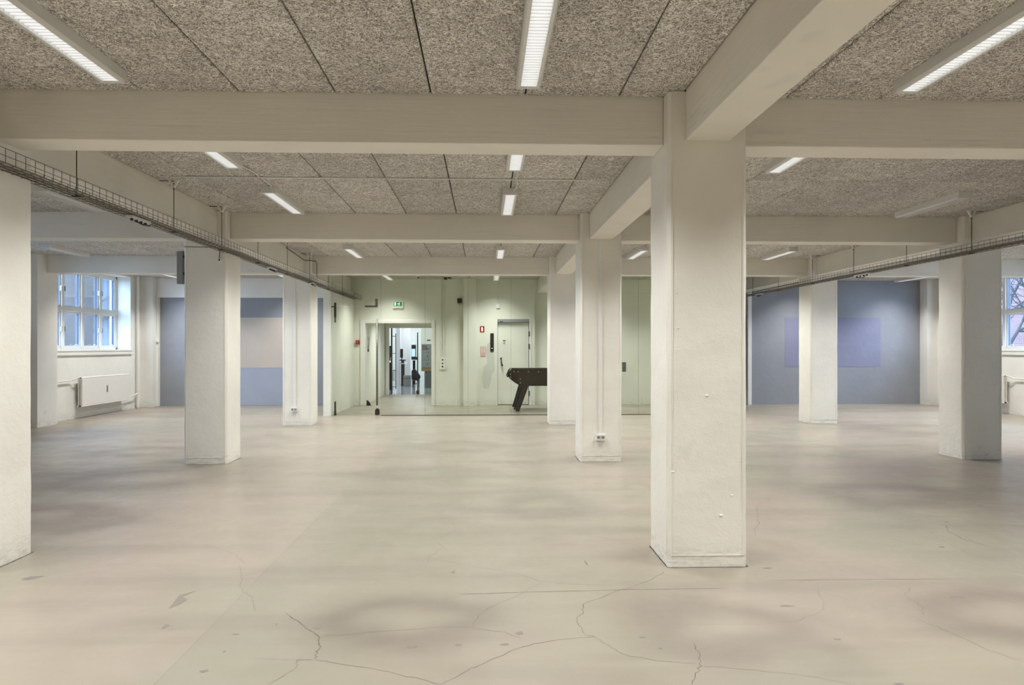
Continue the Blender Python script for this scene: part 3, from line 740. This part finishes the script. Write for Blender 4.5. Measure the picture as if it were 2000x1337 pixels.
# black camera with cable loop
x0, x1, zb, zt = bxy(893.5, 583, 902, 592)
c = thing('wall_camera', ((x0 + x1) / 2, YF, zb), 'small black box camera high on the corridor wall by the pilaster', 'camera')
m = MB(); m.box(x0, x1, YF - .10, YF, zb, zt, 'black'); child(m, 'camera_body', c, bevel=.01)
m = MB(); xc = (x0 + x1) / 2 + .01; m.path([(xc - .04 + .05 * (1 - math.cos(t * PI / 8)), YF - .01, zb - .045 * math.sin(t * PI / 8)) for t in range(9)], .004, 'cable'); child(m, 'cable', c)
m = MB(); m.cyl((xc - .02, YF - .102, (zb + zt) / 2), (xc - .02, YF - .115, (zb + zt) / 2), .02, 'dark', 12); child(m, 'lens', c)
# ceiling sensor
m = MB(); X = at(875, 17.2); m.box(X - .09, X - .02, 17.15, 17.25, CEIL - .05, CEIL, 'black'); m.ball((X + .02, 17.2, CEIL - .05), .03, 'white'); m.box(X, X + .08, 17.15, 17.2, CEIL - .03, CEIL, 'dark')
m.build('ceiling_sensor', label='small dark sensor cluster where corridor ceiling meets the wall', cat='sensor', origin=(X, 17.2, CEIL))
m = MB(); X = at(816, 16.6); m.ball((X, 16.6, CEIL - .02), .04, 'white', (1, 1, .6)); m.cyl((X, 16.6, CEIL - .04), (X + .03, 16.6, CEIL - .07), .012, 'dark')
m.build('smoke_detector', label='round smoke detector on the corridor ceiling above the doorway', cat='smoke detector', origin=(X, 16.6, CEIL))
# conduit and sockets between doorway and pilaster
cx0 = at(862, YF); cx1 = at(867, YF)
c = thing('wall_socket', (cx0 + .03, YF, .88), 'three stacked sockets fed by twin pipes on the corridor wall', 'socket', 'wall sockets')
m = MB(); m.cyl((cx0, YF - .012, 1.12), (cx0, YF - .012, CEIL - .01), .010, 'wallg', 8); m.cyl((cx1, YF - .012, 1.12), (cx1, YF - .012, CEIL - .01), .012, 'wallg', 8)
for z in (1.9, 2.5): m.box(cx0 - .02, cx1 + .02, YF - .02, YF, z, z + .02, 'wallg')
child(m, 'conduit', c)
m = MB(); m.prism([(cx0 - .03, .86), (cx0 - .03, 1.08), (cx0, 1.15), (cx1, 1.15), (cx1 + .03, 1.08), (cx1 + .03, .86)], YF - .035, YF, 'white', 'y'); child(m, 'socket_box', c, bevel=.003)
m = MB()
for z in (.92, 1.0, 1.08): m.cyl(((cx0 + cx1) / 2, YF - .036, z), ((cx0 + cx1) / 2, YF - .033, z), .022, 'steel' if z > .95 else 'black', 10)
child(m, 'outlet', c)
# small white box
x0, x1, zb, zt = bxy(969.5, 593, 976.5, 602)
m = MB(); m.box(x0, x1, YF - .03, YF, zb, zt, 'white'); m.box(x0 + .01, x1 - .01, YF - .034, YF - .03, zb + .01, zt - .01, 'white'); m.cyl(((x0 + x1) / 2, YF - .006, zt), ((x0 + x1) / 2, YF - .006, CEIL - .02), .006, 'wallg')
m.build('junction_box', label='small square white junction box above left of the closed door', cat='junction box', origin=((x0 + x1) / 2, YF, zb), bevel=.003)
# fire extinguisher sign
x0, x1, zb, zt = bxy(937.5, 636.5, 946, 648.5)
fs = thing('fire_sign', ((x0 + x1) / 2, YF, zb), 'small red fire equipment sign with white symbol on corridor wall', 'sign')
m = MB(); m.box(x0, x1, YF - .008, YF, zb, zt, 'red'); child(m, 'sign_plate', fs)
m = MB(); xm = (x0 + x1) / 2; zc = (zb + zt) / 2; m.prism([(xm - .018, zc - .05), (xm + .018, zc - .05), (xm + .018, zc + .02), (xm + .008, zc + .035), (xm + .008, zc + .05), (xm - .012, zc + .055), (xm - .024, zc + .03), (xm - .018, zc + .03)], YF - .010, YF - .008, 'signwhite', 'y'); child(m, 'symbol', fs)
# notice
x0, x1, zb, zt = bxy(938.5, 676.5, 948.5, 696)
n_ = thing('notice', ((x0 + x1) / 2, YF, zb), 'pale notice with red border pinned below the red sign', 'notice')
m = MB(); m.box(x0, x1, YF - .006, YF, zb, zt, 'redlight'); m.box(x0 + .008, x1 - .008, YF - .007, YF - .006, zb + .010, zt - .008, 'paper'); child(m, 'board', n_)
m = MB()
for k in range(9):
    z = zt - .04 - k * .022
    if k == 4: continue
    w = .03 if k < 4 else .045; m.box((x0 + x1) / 2 - w + .01 * (k % 2), (x0 + x1) / 2 + w - .006 * (k % 3), YF - .008, YF - .007, z, z + .008, 'redlight')
child(m, 'print', n_)
# black plaque with button
x0, x1, zb, zt = bxy(957.5, 650.5, 964.5, 686)
pq = thing('call_panel', ((x0 + x1) / 2, YF, zb), 'tall narrow black call panel with one white button by the door', 'call panel')
m = MB(); m.box(x0, x1, YF - .018, YF, zb, zt, 'black'); m.box(x0 + .012, x1 - .012, YF - .0185, YF - .018, zb + .1, zt - .02, 'dark'); child(m, 'panel_plate', pq, bevel=.003)
m = MB(); m.cyl(((x0 + x1) / 2, YF - .026, zb + .075), ((x0 + x1) / 2, YF - .018, zb + .075), .012, 'signwhite', 12); child(m, 'button', pq)
# closed door (structure)
d = thing('door_1', (.68, YF, 0), None, None, None, 'structure')
m = MB(); m.box(.31, 1.045, YF + .05, YF + .10, .012, 1.975, 'wallg'); dl = child(m, 'door_leaf', d, bevel=.003)
m = MB(); m.box(.27, .30, YF - .015, YF + .2, 0, 2.05, 'trim'); m.box(1.055, 1.11, YF - .015, YF + .2, 0, 2.05, 'trim'); m.box(.30, 1.055, YF - .0, YF + .2, 1.985, 2.05, 'dark'); child(m, 'door_frame', d)
m = MB(); m.box(.31, 1.05, YF - .03, YF + .05, 1.98, 2.045, 'cabinet'); m.box(.36, .43, YF - .035, YF - .03, 1.985, 2.0, 'black'); child(m, 'door_closer', d, label='grey closer rail')
m = MB(); m.ball((.385, YF - .0, 1.115), .024, 'black', n=12); m.path([(.385, YF, 1.115), (.395, YF - .01, 1.04), (.412, YF - .01, .96)], .011, 'black', 8); m.ball((.412, YF - .01, .955), .024, 'black'); m.path([(.412, YF, .955), (.42, YF + .02, .90)], .006, 'screw'); m.cyl((.385, YF, 1.115), (.385, YF + .05, 1.115), .012, 'black'); m.cyl((.412, YF - .01, .955), (.412, YF + .05, .955), .012, 'black'); child(m, 'door_handle', d)
for z in (1.70, 1.40, .28):
    m = MB(); m.cyl((1.06, YF - .02, z - .06), (1.06, YF - .02, z + .06), .012, 'dark'); m.box(1.04, 1.062, YF - .02, YF + .055, z - .05, z + .05, 'screw'); child(m, 'hinge', d)
m = MB(); xm = .465; m.box(xm - .035, xm + .035, YF + .046, YF + .05, 1.445, 1.555, 'paper'); m.box(xm - .032, xm + .032, YF + .045, YF + .046, 1.525, 1.545, 'black'); m.box(xm - .006, xm + .006, YF + .045, YF + .046, 1.47, 1.51, 'dark'); m.box(xm - .018, xm + .018, YF + .045, YF + .046, 1.458, 1.468, 'dark'); child(m, 'door_label', d, label='small white label')
# fire alarm on the left piece of wall
x0, x1, zb, zt = bxy(695.2, 664, 702.5, 672)
fa = thing('fire_alarm', ((x0 + x1) / 2, YF, zb), 'small red fire alarm button left of the open doorway', 'fire alarm')
m = MB(); m.box(x0, x1, YF - .05, YF, zb, zt, 'red'); child(m, 'alarm_box', fa, bevel=.004)
m = MB(); m.cyl(((x0 + x1) / 2, YF - .055, (zb + zt) / 2), ((x0 + x1) / 2, YF - .05, (zb + zt) / 2), .018, 'redlight', 12); child(m, 'button', fa)
# dispenser on the passage's left wall
m = MB(); m.box(-2.90, -2.80, 18.05, 18.15, 1.42, 1.62, 'white'); m.box(-2.90, -2.82, 18.06, 18.14, 1.33, 1.42, 'screw'); m.box(-2.86, -2.82, 18.08, 18.12, 1.27, 1.33, 'black')
m.build('hand_dispenser', label='white dispenser on the passage wall just inside the doorway', cat='dispenser', origin=(-2.9, 18.1, 1.27), bevel=.008)
# black wedge at doorway foot
m = MB(); m.prism([(-2.80, 0), (-2.80, .13), (-2.76, .11), (-2.72, .06), (-2.70, 0)], YF - .03, YF + .02, 'black', 'y')
m.build('door_stop', label='black rounded door stop at the foot of the doorway casing', cat='door stop', origin=(-2.76, YF, 0))

# ------------------------------------------------------------------ fittings on the columns
def duct_socket(px0, px1, pyt, pys, y0, label):
    x0, x1 = at(px0, y0), at(px1, y0); zs = zz(px0, pys, y0); zt = zz(px0, pyt, y0)
    t = thing('wall_socket', ((x0 + x1) / 2, y0, zs - .03), label, 'socket', 'wall sockets')
    m = MB(); m.box(x0, x1, y0 - .016, y0 + .002, zs + .03, min(zt, BZ), 'trim'); child(m, 'cable_duct', t, bevel=.002)
    xm = (x0 + x1) / 2
    m = MB(); m.box(xm - .058, xm + .058, y0 - .035, y0 + .002, zs - .036, zs + .036, 'white'); m.box(xm - .002, xm + .002, y0 - .0365, y0 - .035, zs - .03, zs + .03, 'cable'); child(m, 'socket_box', t, bevel=.004)
    for q in (-1, 1):
        m = MB(); m.cyl((xm + q * .027, y0 - .0375, zs), (xm + q * .027, y0 - .034, zs), .02, 'cabinet', 14)
        for w in (-.008, .008): m.box(xm + q * .027 + w - .002, xm + q * .027 + w + .002, y0 - .039, y0 - .0375, zs - .004, zs + .006, 'black')
        child(m, 'outlet', t)
duct_socket(1169, 1176, 470, 853, rowY[3], 'double socket under a white duct on the second middle column')
duct_socket(572.5, 578, 530, 799, rowY[4], 'double socket under a duct on the far left column')
y1 = rowY[3]; XX = lineX['left']
m = MB(); m.box(XX - .105, XX - .035, y1 + .05, y1 + .12, 2.14, 2.53, 'cabinet'); m.box(XX - .115, XX - .02, y1 + .045, y1 + .13, 2.53, 2.545, 'white'); m.box(XX - .05, XX + .004, y1 + .07, y1 + .1, 2.25, 2.28, 'dark'); m.box(XX - .05, XX + .004, y1 + .07, y1 + .1, 2.45, 2.48, 'dark')
m.build('wall_speaker', label='narrow grey box mounted on left side of the scuffed column', cat='speaker', origin=(XX, y1 + .08, 2.14), bevel=.004)
s_ = thing('motion_sensor', (at(430, y1), y1, 2.42), 'small white motion sensor high on the scuffed column', 'sensor')
x = at(430, y1); m = MB(); m.box(x - .035, x + .035, y1 - .01, y1 + .002, 2.38, 2.56, 'white'); child(m, 'mount_plate', s_, bevel=.003)
m = MB(); m.ball((x + .005, y1 - .03, 2.42), .028, 'white'); m.ball((x + .01, y1 - .055, 2.415), .011, 'black'); m.path([(x, y1 - .01, 2.53), (x, y1 - .02, 2.48), (x, y1 - .02, 2.44)], .006, 'cable'); child(m, 'sensor_head', s_)
m = MB(); m.path([(XX + .01, y1 - .006, 2.575), (XX + .2, y1 - .006, 2.572), (x - .01, y1 - .006, 2.57), (x, y1 - .012, 2.555)], .005, 'cable'); child(m, 'cable', s_)
# thermostat hanging beside the grey wall
m = MB(); x = -7.64; m.box(x - .03, x + .04, YF - .135, YF - .1, 1.50, 1.60, 'white'); m.cyl((x - .0, YF - .105, 1.6), (x, YF - .105, 2.60), .006, 'white')
m.build('switch_box', label='small white switch box on a cable beside the left grey wall', cat='switch', origin=(x, YF - .11, 1.5), bevel=.004)
# thin cables on the last beam at left
m = MB(); yb = rowY[4]; xk = lineX['left'] + CW
m.path([(-3.16, 11.9, 2.97), (-3.155, 12.6, 2.93), (-3.15, 13.0, 2.90), (-3.08, yb - .02, 2.91), (-2.98, yb - .02, 2.90), (-2.96, yb - .02, 2.86), (-2.96, yb - .02, 2.62)], .006, 'rod', 6)
m.build('power_cable', label='dark cable looping along the beam down into the left tray', cat='cable', origin=(-3.0, yb, 2.62))

# ------------------------------------------------------------------ football table
fx, fy0, fy1 = .50, 15.95, 16.70; L = 1.62
ft = thing('football_table', (fx + L / 2, (fy0 + fy1) / 2, 0), 'dark wooden table football table behind the glass, half hidden by a column', 'football table')
prof = [(.50, .765), (.545, .855), (.60, .895), (L + fx - .10, .895), (L + fx - .045, .855), (L + fx, .765), (L + fx - .04, .70), (L + fx - .14, .62), (L + fx - .27, .545), (.77, .545), (.64, .62), (.54, .70)]
for ya, yb_ in ((fy0, fy0 + .035), (fy1 - .035, fy1)):
    m = MB(); m.prism(prof, ya, yb_, 'dwood', 'y'); child(m, 'side_board', ft, bevel=.004)
m = MB(); m.box(fx + .06, fx + .09, fy0 + .035, fy1 - .035, .71, .86, 'dwood'); m.box(fx + L - .09, fx + L - .06, fy0 + .035, fy1 - .035, .71, .86, 'dwood'); m.box(fx + .25, fx + L - .25, fy0 + .035, fy1 - .035, .57, .60, 'dwood'); child(m, 'end_board', ft)
m = MB(); m.box(fx + .16, fx + L - .16, fy0 + .035, fy1 - .035, .74, .76, 'field'); child(m, 'playfield', ft)
m = MB()
for ya, yb_ in ((fy0 - .012, fy0 + .05), (fy1 - .05, fy1 + .012)): m.box(fx + .10, fx + L - .10, ya, yb_, .895, .915, 'dwood')
child(m, 'top_rail', ft, bevel=.004)
m = MB()
for q, e in ((1, fx), (-1, fx + L)): m.path([(e - q * .012, fy0 - .01, .745), (e + q * .035, fy0 - .01, .865), (e + q * .085, fy0 - .01, .912)], .012, 'black'); m.path([(e - q * .012, fy1, .745), (e + q * .035, fy1, .865), (e + q * .085, fy1, .912)], .012, 'black'); m.cyl((e - q * .012, fy0 - .01, .745), (e - q * .012, fy1, .745), .012, 'black')
child(m, 'bumper', ft)
for q, e in ((1, fx), (-1, fx + L)):
    for ya in (fy0 - .006, fy1 - .054):
        m = MB(); pts = [(e + q * .26, .60), (e + q * .45, .60), (e + q * .45, .545), (e + q * .245, .0), (e + q * .155, .0), (e + q * .26, .40)]
        pts = [(e + q * .27, .62), (e + q * .45, .62), (e + q * .445, .545), (e + q * .245, 0), (e + q * .165, 0), (e + q * .285, .42)]
        pts = [(e + q * .30, .62), (e + q * .45, .62), (e + q * .445, .545), (e + q * .245, 0), (e + q * .165, 0), (e + q * .315, .50)]
        m.prism(pts, ya, ya + .06, 'dwood', 'y'); child(m, 'leg', ft, bevel=.004)
        m = MB(); pts = [(e + q * .27, .56), (e + q * .315, .56), (e + q * .165, .035), (e + q * .115, .035)]
        m.prism(pts, ya + .02, ya + .075, 'black', 'y'); child(m, 'leg_plate', ft)
m = MB()
for bx_, bz in ((.63, .855), (.72, .855), (.94, .855), (1.16, .855), (1.38, .855), (1.60, .855), (1.85, .855)):
    m.cyl((bx_, fy0 - .016, bz), (bx_, fy0, bz), .015, 'screw', 12)
for bx_, bz in ((.765, .70), (.765, .61), (.55, .80), (.555, .735), (1.85, .70), (1.85, .61)): m.cyl((bx_, fy0 - .012, bz), (bx_, fy0 + .002, bz), .015, 'screw', 12)
child(m, 'bolt', ft)
m = MB(); m.box(.615, .675, fy0 - .003, fy0, .685, .725, 'black'); child(m, 'coin_slot', ft)
for bx_ in (.72, .94, 1.16, 1.38, 1.60, 1.85):
    m = MB(); m.cyl((bx_, fy0 + .01, .855), (bx_, fy1 + .12, .855), .008, 'screw', 8)
    for k in range(3):
        y = fy0 + .18 + k * .19; m.box(bx_ - .012, bx_ + .012, y - .014, y + .014, .775, .885, 'red')
    child(m, 'player_rod', ft)

# ------------------------------------------------------------------ office contents
g2 = thing('glass_door', (-1.9, P2 + .2, 0), 'glass door with a long tube handle at the office entrance', 'glass door')
Y2 = P2 + .08
m = MB(); m.box(-2.05, -1.12, Y2, Y2 + .01, .01, 1.92, 'glass'); child(m, 'door_pane', g2)
X = at(815.7, Y2 - .04); m = MB(); m.cyl((X, Y2 - .045, .02), (X, Y2 - .045, zz(816, 649, Y2)), .016, 'dark', 10); child(m, 'pull_handle', g2)
m = MB(); m.ball((X, Y2 - .03, .07), .045, 'dark', (1, .7, 1.5)); child(m, 'floor_lock', g2)
g3 = thing('glass_door', (-2.7, P2 + .2, 0), 'open glass door leaf with ladder-like pull handle left in office entrance', 'glass door')
xa, ya = at(765, P2 + .2), P2 + .2; xb, yb_ = at(771, P2 + 1.0), P2 + 1.0
m = MB(); m.prism([(xa, ya), (xb, yb_), (xb + .01, yb_), (xa + .01, ya)], .01, 1.93, 'glass', 'z'); child(m, 'door_pane', g3)
m = MB(); m.box(xa - .02, xa + .02, ya - .02, ya + .02, .01, 1.95, 'dark'); child(m, 'edge_profile', g3)
xh = at(773, ya); m = MB(); m.cyl((xh, ya, .16), (xh, ya, 1.78), .012, 'black')
for z in (1.70, 1.2, .7, .22): m.cyl((xa, ya, z), (xh, ya, z), .008, 'black')
child(m, 'pull_handle', g3)
# white partition pier and wall pieces
m = MB(); a, b = at(774, 27.3), at(781.5, 27.3); m.box(a, b, 27.3, 27.6, 0, 2.8, 'owhite'); m.box(b, at(801, 27.9), 27.9, 28.1, 0, 2.8, 'owhite'); m.build('wall_office_inner', kind='structure')
def mon(px0, px1, py0, py1, Y, lab, grp=None, zd=None):
    x0, x1 = at(px0, Y), at(px1, Y); zt, zb = zz(px0, py0, Y), zz(px0, py1, Y)
    t = thing('monitor', ((x0 + x1) / 2, Y, zb), lab, 'monitor')
    m = MB(); m.box(x0, x1, Y, Y + .04, zb, zt, 'black'); child(m, 'screen_panel', t)
    m = MB(); xm = (x0 + x1) / 2; m.box(xm - .02, xm + .02, Y + .04, Y + .06, (zb - .11 if zd is None else zd) + .01, zb + .1, 'dark'); m.box(xm - .08, xm + .08, Y - .02, Y + .12, (zb - .11 if zd is None else zd), (zb - .11 if zd is None else zd) + .01, 'dark'); child(m, 'stand', t)
    return zb - .11
def desk(px0, px1, pyt, Y, dep, lab):
    x0, x1 = at(px0, Y), at(px1, Y); z = zz(px0, pyt, Y)
    t = thing('desk', ((x0 + x1) / 2, Y + dep / 2, 0), lab, 'desk')
    m = MB(); m.box(x0, x1, Y, Y + dep, z - .03, z, 'white'); child(m, 'desk_top', t)
    for xx in (x0 + .05, x1 - .11):
        m = MB(); m.box(xx, xx + .06, Y + .1, Y + .18, .04, z - .03, 'dark'); m.box(xx - .0, xx + .06, Y + .02, Y + dep - .02, .002, .04, 'dark'); child(m, 'leg', t)
    return z
z = desk(780, 792, 709, 26.6, .8, 'white height-adjustable desk beside the white pier in the office')
m0 = mon(781.5, 787, 681, 698, 26.9, 'narrow black monitor on the desk beside the white pier', zd=z + .001)
m = MB(); x0, x1 = at(780.5, 26.7), at(792, 26.7); m.box(x0, x1, 26.65, 26.86, zz(786, 704, 26.7), zz(786, 702, 26.7), 'black'); m.box((x0 + x1) / 2 - .05, (x0 + x1) / 2 + .05, 26.70, 26.80, z, zz(786, 704, 26.7), 'black')
m.build('monitor_shelf', label='black monitor shelf standing on the office desk beside the pier', cat='shelf', origin=((x0 + x1) / 2, 26.8, z))
z = desk(803, 813, 702, 27.3, .8, 'white desk with grey legs behind the black backpack in the office')
mon(803.5, 812.5, 673, 697, 27.6, 'black monitor behind the lit laptop screen in the office', zd=z + .001)
t = thing('laptop', (at(808, 27.4), 27.4, z), 'laptop with bright pale blue screen on the office desk', 'laptop')
m = MB(); x0, x1 = at(804, 27.4), at(811, 27.4); m.box(x0, x1, 27.40, 27.41, zz(807, 696, 27.4), zz(807, 681, 27.4), 'screen'); child(m, 'screen', t)
m = MB(); m.box(x0, x1 + .08, 27.3, 27.5, z, z + .1, 'black'); child(m, 'base', t)
m = MB(); x0, x1 = at(787, 26.0), at(801, 26.0); m.box(x0, x1, 26.1, 26.5, .003, zz(790, 732, 26.5), 'cabinet'); m.box(x0, x1, 26.09, 26.1, zz(790, 738, 26.5), zz(790, 737, 26.5), 'dcabinet')
m.build('drawer_unit', label='light grey low drawer unit on the office floor beside the desk', cat='drawer unit', origin=((x0 + x1) / 2, 26.3, 0), bevel=.01)
# backpack
t = thing('backpack', (at(812, 25.6), 25.6, .25), 'black backpack leaning on a stool in front of the office desk', 'backpack')
xs = lambda p: at(p, 25.6); zs = lambda p: zz(812, p, 25.6)
m = MB(); m.prism([(xs(804.5), zs(741)), (xs(804), zs(725)), (xs(806), zs(721)), (xs(811), zs(721)), (xs(817), zs(729)), (xs(821), zs(735)), (xs(819), zs(741))], 25.5, 25.8, 'backpack', 'y'); child(m, 'bag', t, bevel=.03)
m = MB(); m.path([(xs(812), 25.48, zs(723)), (xs(815), 25.46, zs(730)), (xs(816), 25.48, zs(740))], .014, 'black'); child(m, 'strap', t)
t2 = MB(); t2.box(xs(805), xs(819), 25.5, 25.8, zs(743), zs(741.3), 'dcabinet')
for q in (xs(806), xs(818)): t2.cyl((q, 25.55, .002), (q, 25.55, zs(743)), .012, 'dark'); t2.cyl((q, 25.75, .002), (q, 25.75, zs(743)), .012, 'dark')
t2.build('stool', label='low grey stool under the black backpack in the office', cat='stool', origin=(xs(812), 25.65, 0))
# lockers and cabinets on the right
Yk = 25.2
lx0, lx1 = at(823, Yk), at(850, Yk)
t = thing('locker', ((lx0 + lx1) / 2, Yk + .25, zz(830, 718, Yk)), 'grey metal lockers with pink sticker standing on a wooden top', 'locker')
m = MB(); m.box(lx0, lx1, Yk, Yk + .45, zz(830, 718, Yk), zz(830, 671.5, Yk), 'cabinet'); child(m, 'locker_body', t)
for k in range(3):
    za, zb = zz(830, 718 - k * 15, Yk) + .01, zz(830, 704 - k * 15, Yk)
    m = MB(); m.box(lx0 + .01, at(836, Yk), Yk - .012, Yk, za, zb, 'cabinet'); m.box(at(836.5, Yk), lx1 - .01, Yk - .012, Yk, za, zb, 'cabinet'); child(m, 'locker_door', t)
    m = MB(); m.box(at(834.5, Yk), at(835.5, Yk), Yk - .03, Yk - .012, (za + zb) / 2 - .02, (za + zb) / 2 + .03, 'black'); child(m, 'lock', t)
m = MB(); m.box(at(824, Yk), at(834, Yk), Yk - .014, Yk - .012, zz(830, 683, Yk), zz(830, 674, Yk), 'dcabinet'); m.box(at(824.5, Yk), at(828, Yk), Yk - .016, Yk - .014, zz(830, 681.5, Yk), zz(830, 677, Yk), 'pink'); child(m, 'sticker', t, label='pink and dark sticker')
Yw = Yk - .1
t = thing('low_cabinet', (at(838, Yw), Yw + .3, 0), 'dark grey low cabinet with wooden top under the lockers', 'cabinet')
m = MB(); m.box(at(829, Yw), at(852, Yw), Yw, Yw + .6, .003, zz(830, 724.5, Yw), 'dcabinet'); child(m, 'cabinet_body', t)
m = MB(); m.box(at(823, Yw), at(852, Yw), Yw - .02, Yw + .6, zz(830, 724.5, Yw), zz(830, 718.3, Yw), 'wood'); child(m, 'cabinet_top', t)
t = thing('wall_cupboard', (at(835, Yk), Yk, zz(830, 671, Yk)), 'cream upper cupboard with black handle above the grey lockers', 'cupboard')
m = MB(); m.box(at(822.5, Yk), at(850, Yk), Yk, Yk + .4, zz(830, 671.2, Yk), zz(830, 640, Yk), 'white'); child(m, 'cupboard_body', t)
m = MB(); m.box(at(834, Yk), at(840.5, Yk), Yk - .02, Yk, zz(830, 664.8, Yk), zz(830, 663.2, Yk), 'black'); child(m, 'handle', t)
# things at the left edge of the office doorway
mon(758.5, 764, 675, 697, 24.0, 'dark monitor partly hidden behind the office door frame at left')
desk(757.5, 765, 706, 23.9, .7, 'white desk at the left edge of the office doorway')

# ------------------------------------------------------------------ outside
MB().box(-60, XL - .45, -30, 60, -1.3, -1.2, 'snow').build('ground_outside_left', kind='structure')
MB().box(XR + .45, 60, -30, 60, -1.3, -1.2, 'snow').build('ground_outside_right', kind='structure')
def building(name, x, y0, y1, h, mat, s, label, wins, dep=3.0, wm='outwall'):
    t = thing(name, (x + s * dep / 2, (y0 + y1) / 2, -1.2), label, 'building')
    m = MB(); m.box(x, x + s * dep, y0, y1, -1.2, h, mat); child(m, 'facade', t)
    for (a, b, c, d) in wins:
        m = MB(); m.box(x - s * .02, x + s * .05, a, b, c, d, wm); e = .06
        for k in (a, (a + b) / 2 - e / 2, b - e): m.box(x - s * .06, x + s * .02, k, k + e, c, d, 'trim')
        for k in (c, (c + d) / 2 - e / 2, d - e): m.box(x - s * .06, x + s * .02, a, b, k, k + e, 'trim')
        child(m, 'window', t)
    return t
building('brick_building', -15.0, 14, 29.0, 9, 'brickL', -1, 'brown brick building close outside the left window', [(17, 18.4, 2.2, 3.8), (21, 22.4, 2.2, 3.8)])
t = thing('clad_building', (-18, 34, -1.2), 'blue grey ribbed building with stair seen in the left window', 'building')
m = MB(); m.box(-24, -11.5, 33, 36, -1.2, 9, 'clad'); child(m, 'facade', t)
m = MB(); m.path([(-17, 32.8, 3.2), (-13, 32.8, 5.4)], .06, 'dark'); m.path([(-17, 32.8, 2.4), (-13, 32.8, 4.6)], .10, 'dark'); m.box(-18, -12, 32.85, 33, 4.9, 5.05, 'snow')
for k in range(14): m.cyl((-17 + k * .3, 32.8, 2.45 + k * .165), (-17 + k * .3, 32.8, 3.25 + k * .165), .02, 'dark', 5)
child(m, 'stair_rail', t)
wr = [(a, a + 1.0, z, z + 1.5) for a in (22.2, 24.6, 27.0, 36.0) for z in (-.6, 2.0, 4.6)]
building('brick_building', 23.0, 12, 50, 11, 'brickR', 1, 'pinkish brick building with white windows outside the right window', wr)
# bare tree
random.seed(21)
tt = thing('bare_tree', (17.0, 22.3, -1.2), 'bare winter tree with dark branches outside the right window', 'tree')
m = MB()
def branch(p, d, L, r, depth):
    q = p; n = 4
    for k in range(n):
        nd = (d + Vector((random.uniform(-.25, .25), random.uniform(-.25, .25), random.uniform(-.12, .2)))).normalized()
        e = q + nd * L / n; m.cyl(q, e, r * (1 - .18 * k), 'bark', 6, r * (1 - .18 * (k + 1)))
        if depth > 0 and (k > 0 or depth == 5):
            for _ in range(2 if depth > 2 else 1):
                b = Vector((random.uniform(-1, 1), random.uniform(-1, 1), random.uniform(-.35, .6))).normalized()
                branch(e, (nd * .55 + b * .8).normalized(), L * .62, r * .50, depth - 1)
        q = e; d = nd
branch(Vector((17.0, 22.3, -1.2)), Vector((0, 0, 1)), 5.0, .15, 5)
child(m, 'trunk_and_branches', tt)
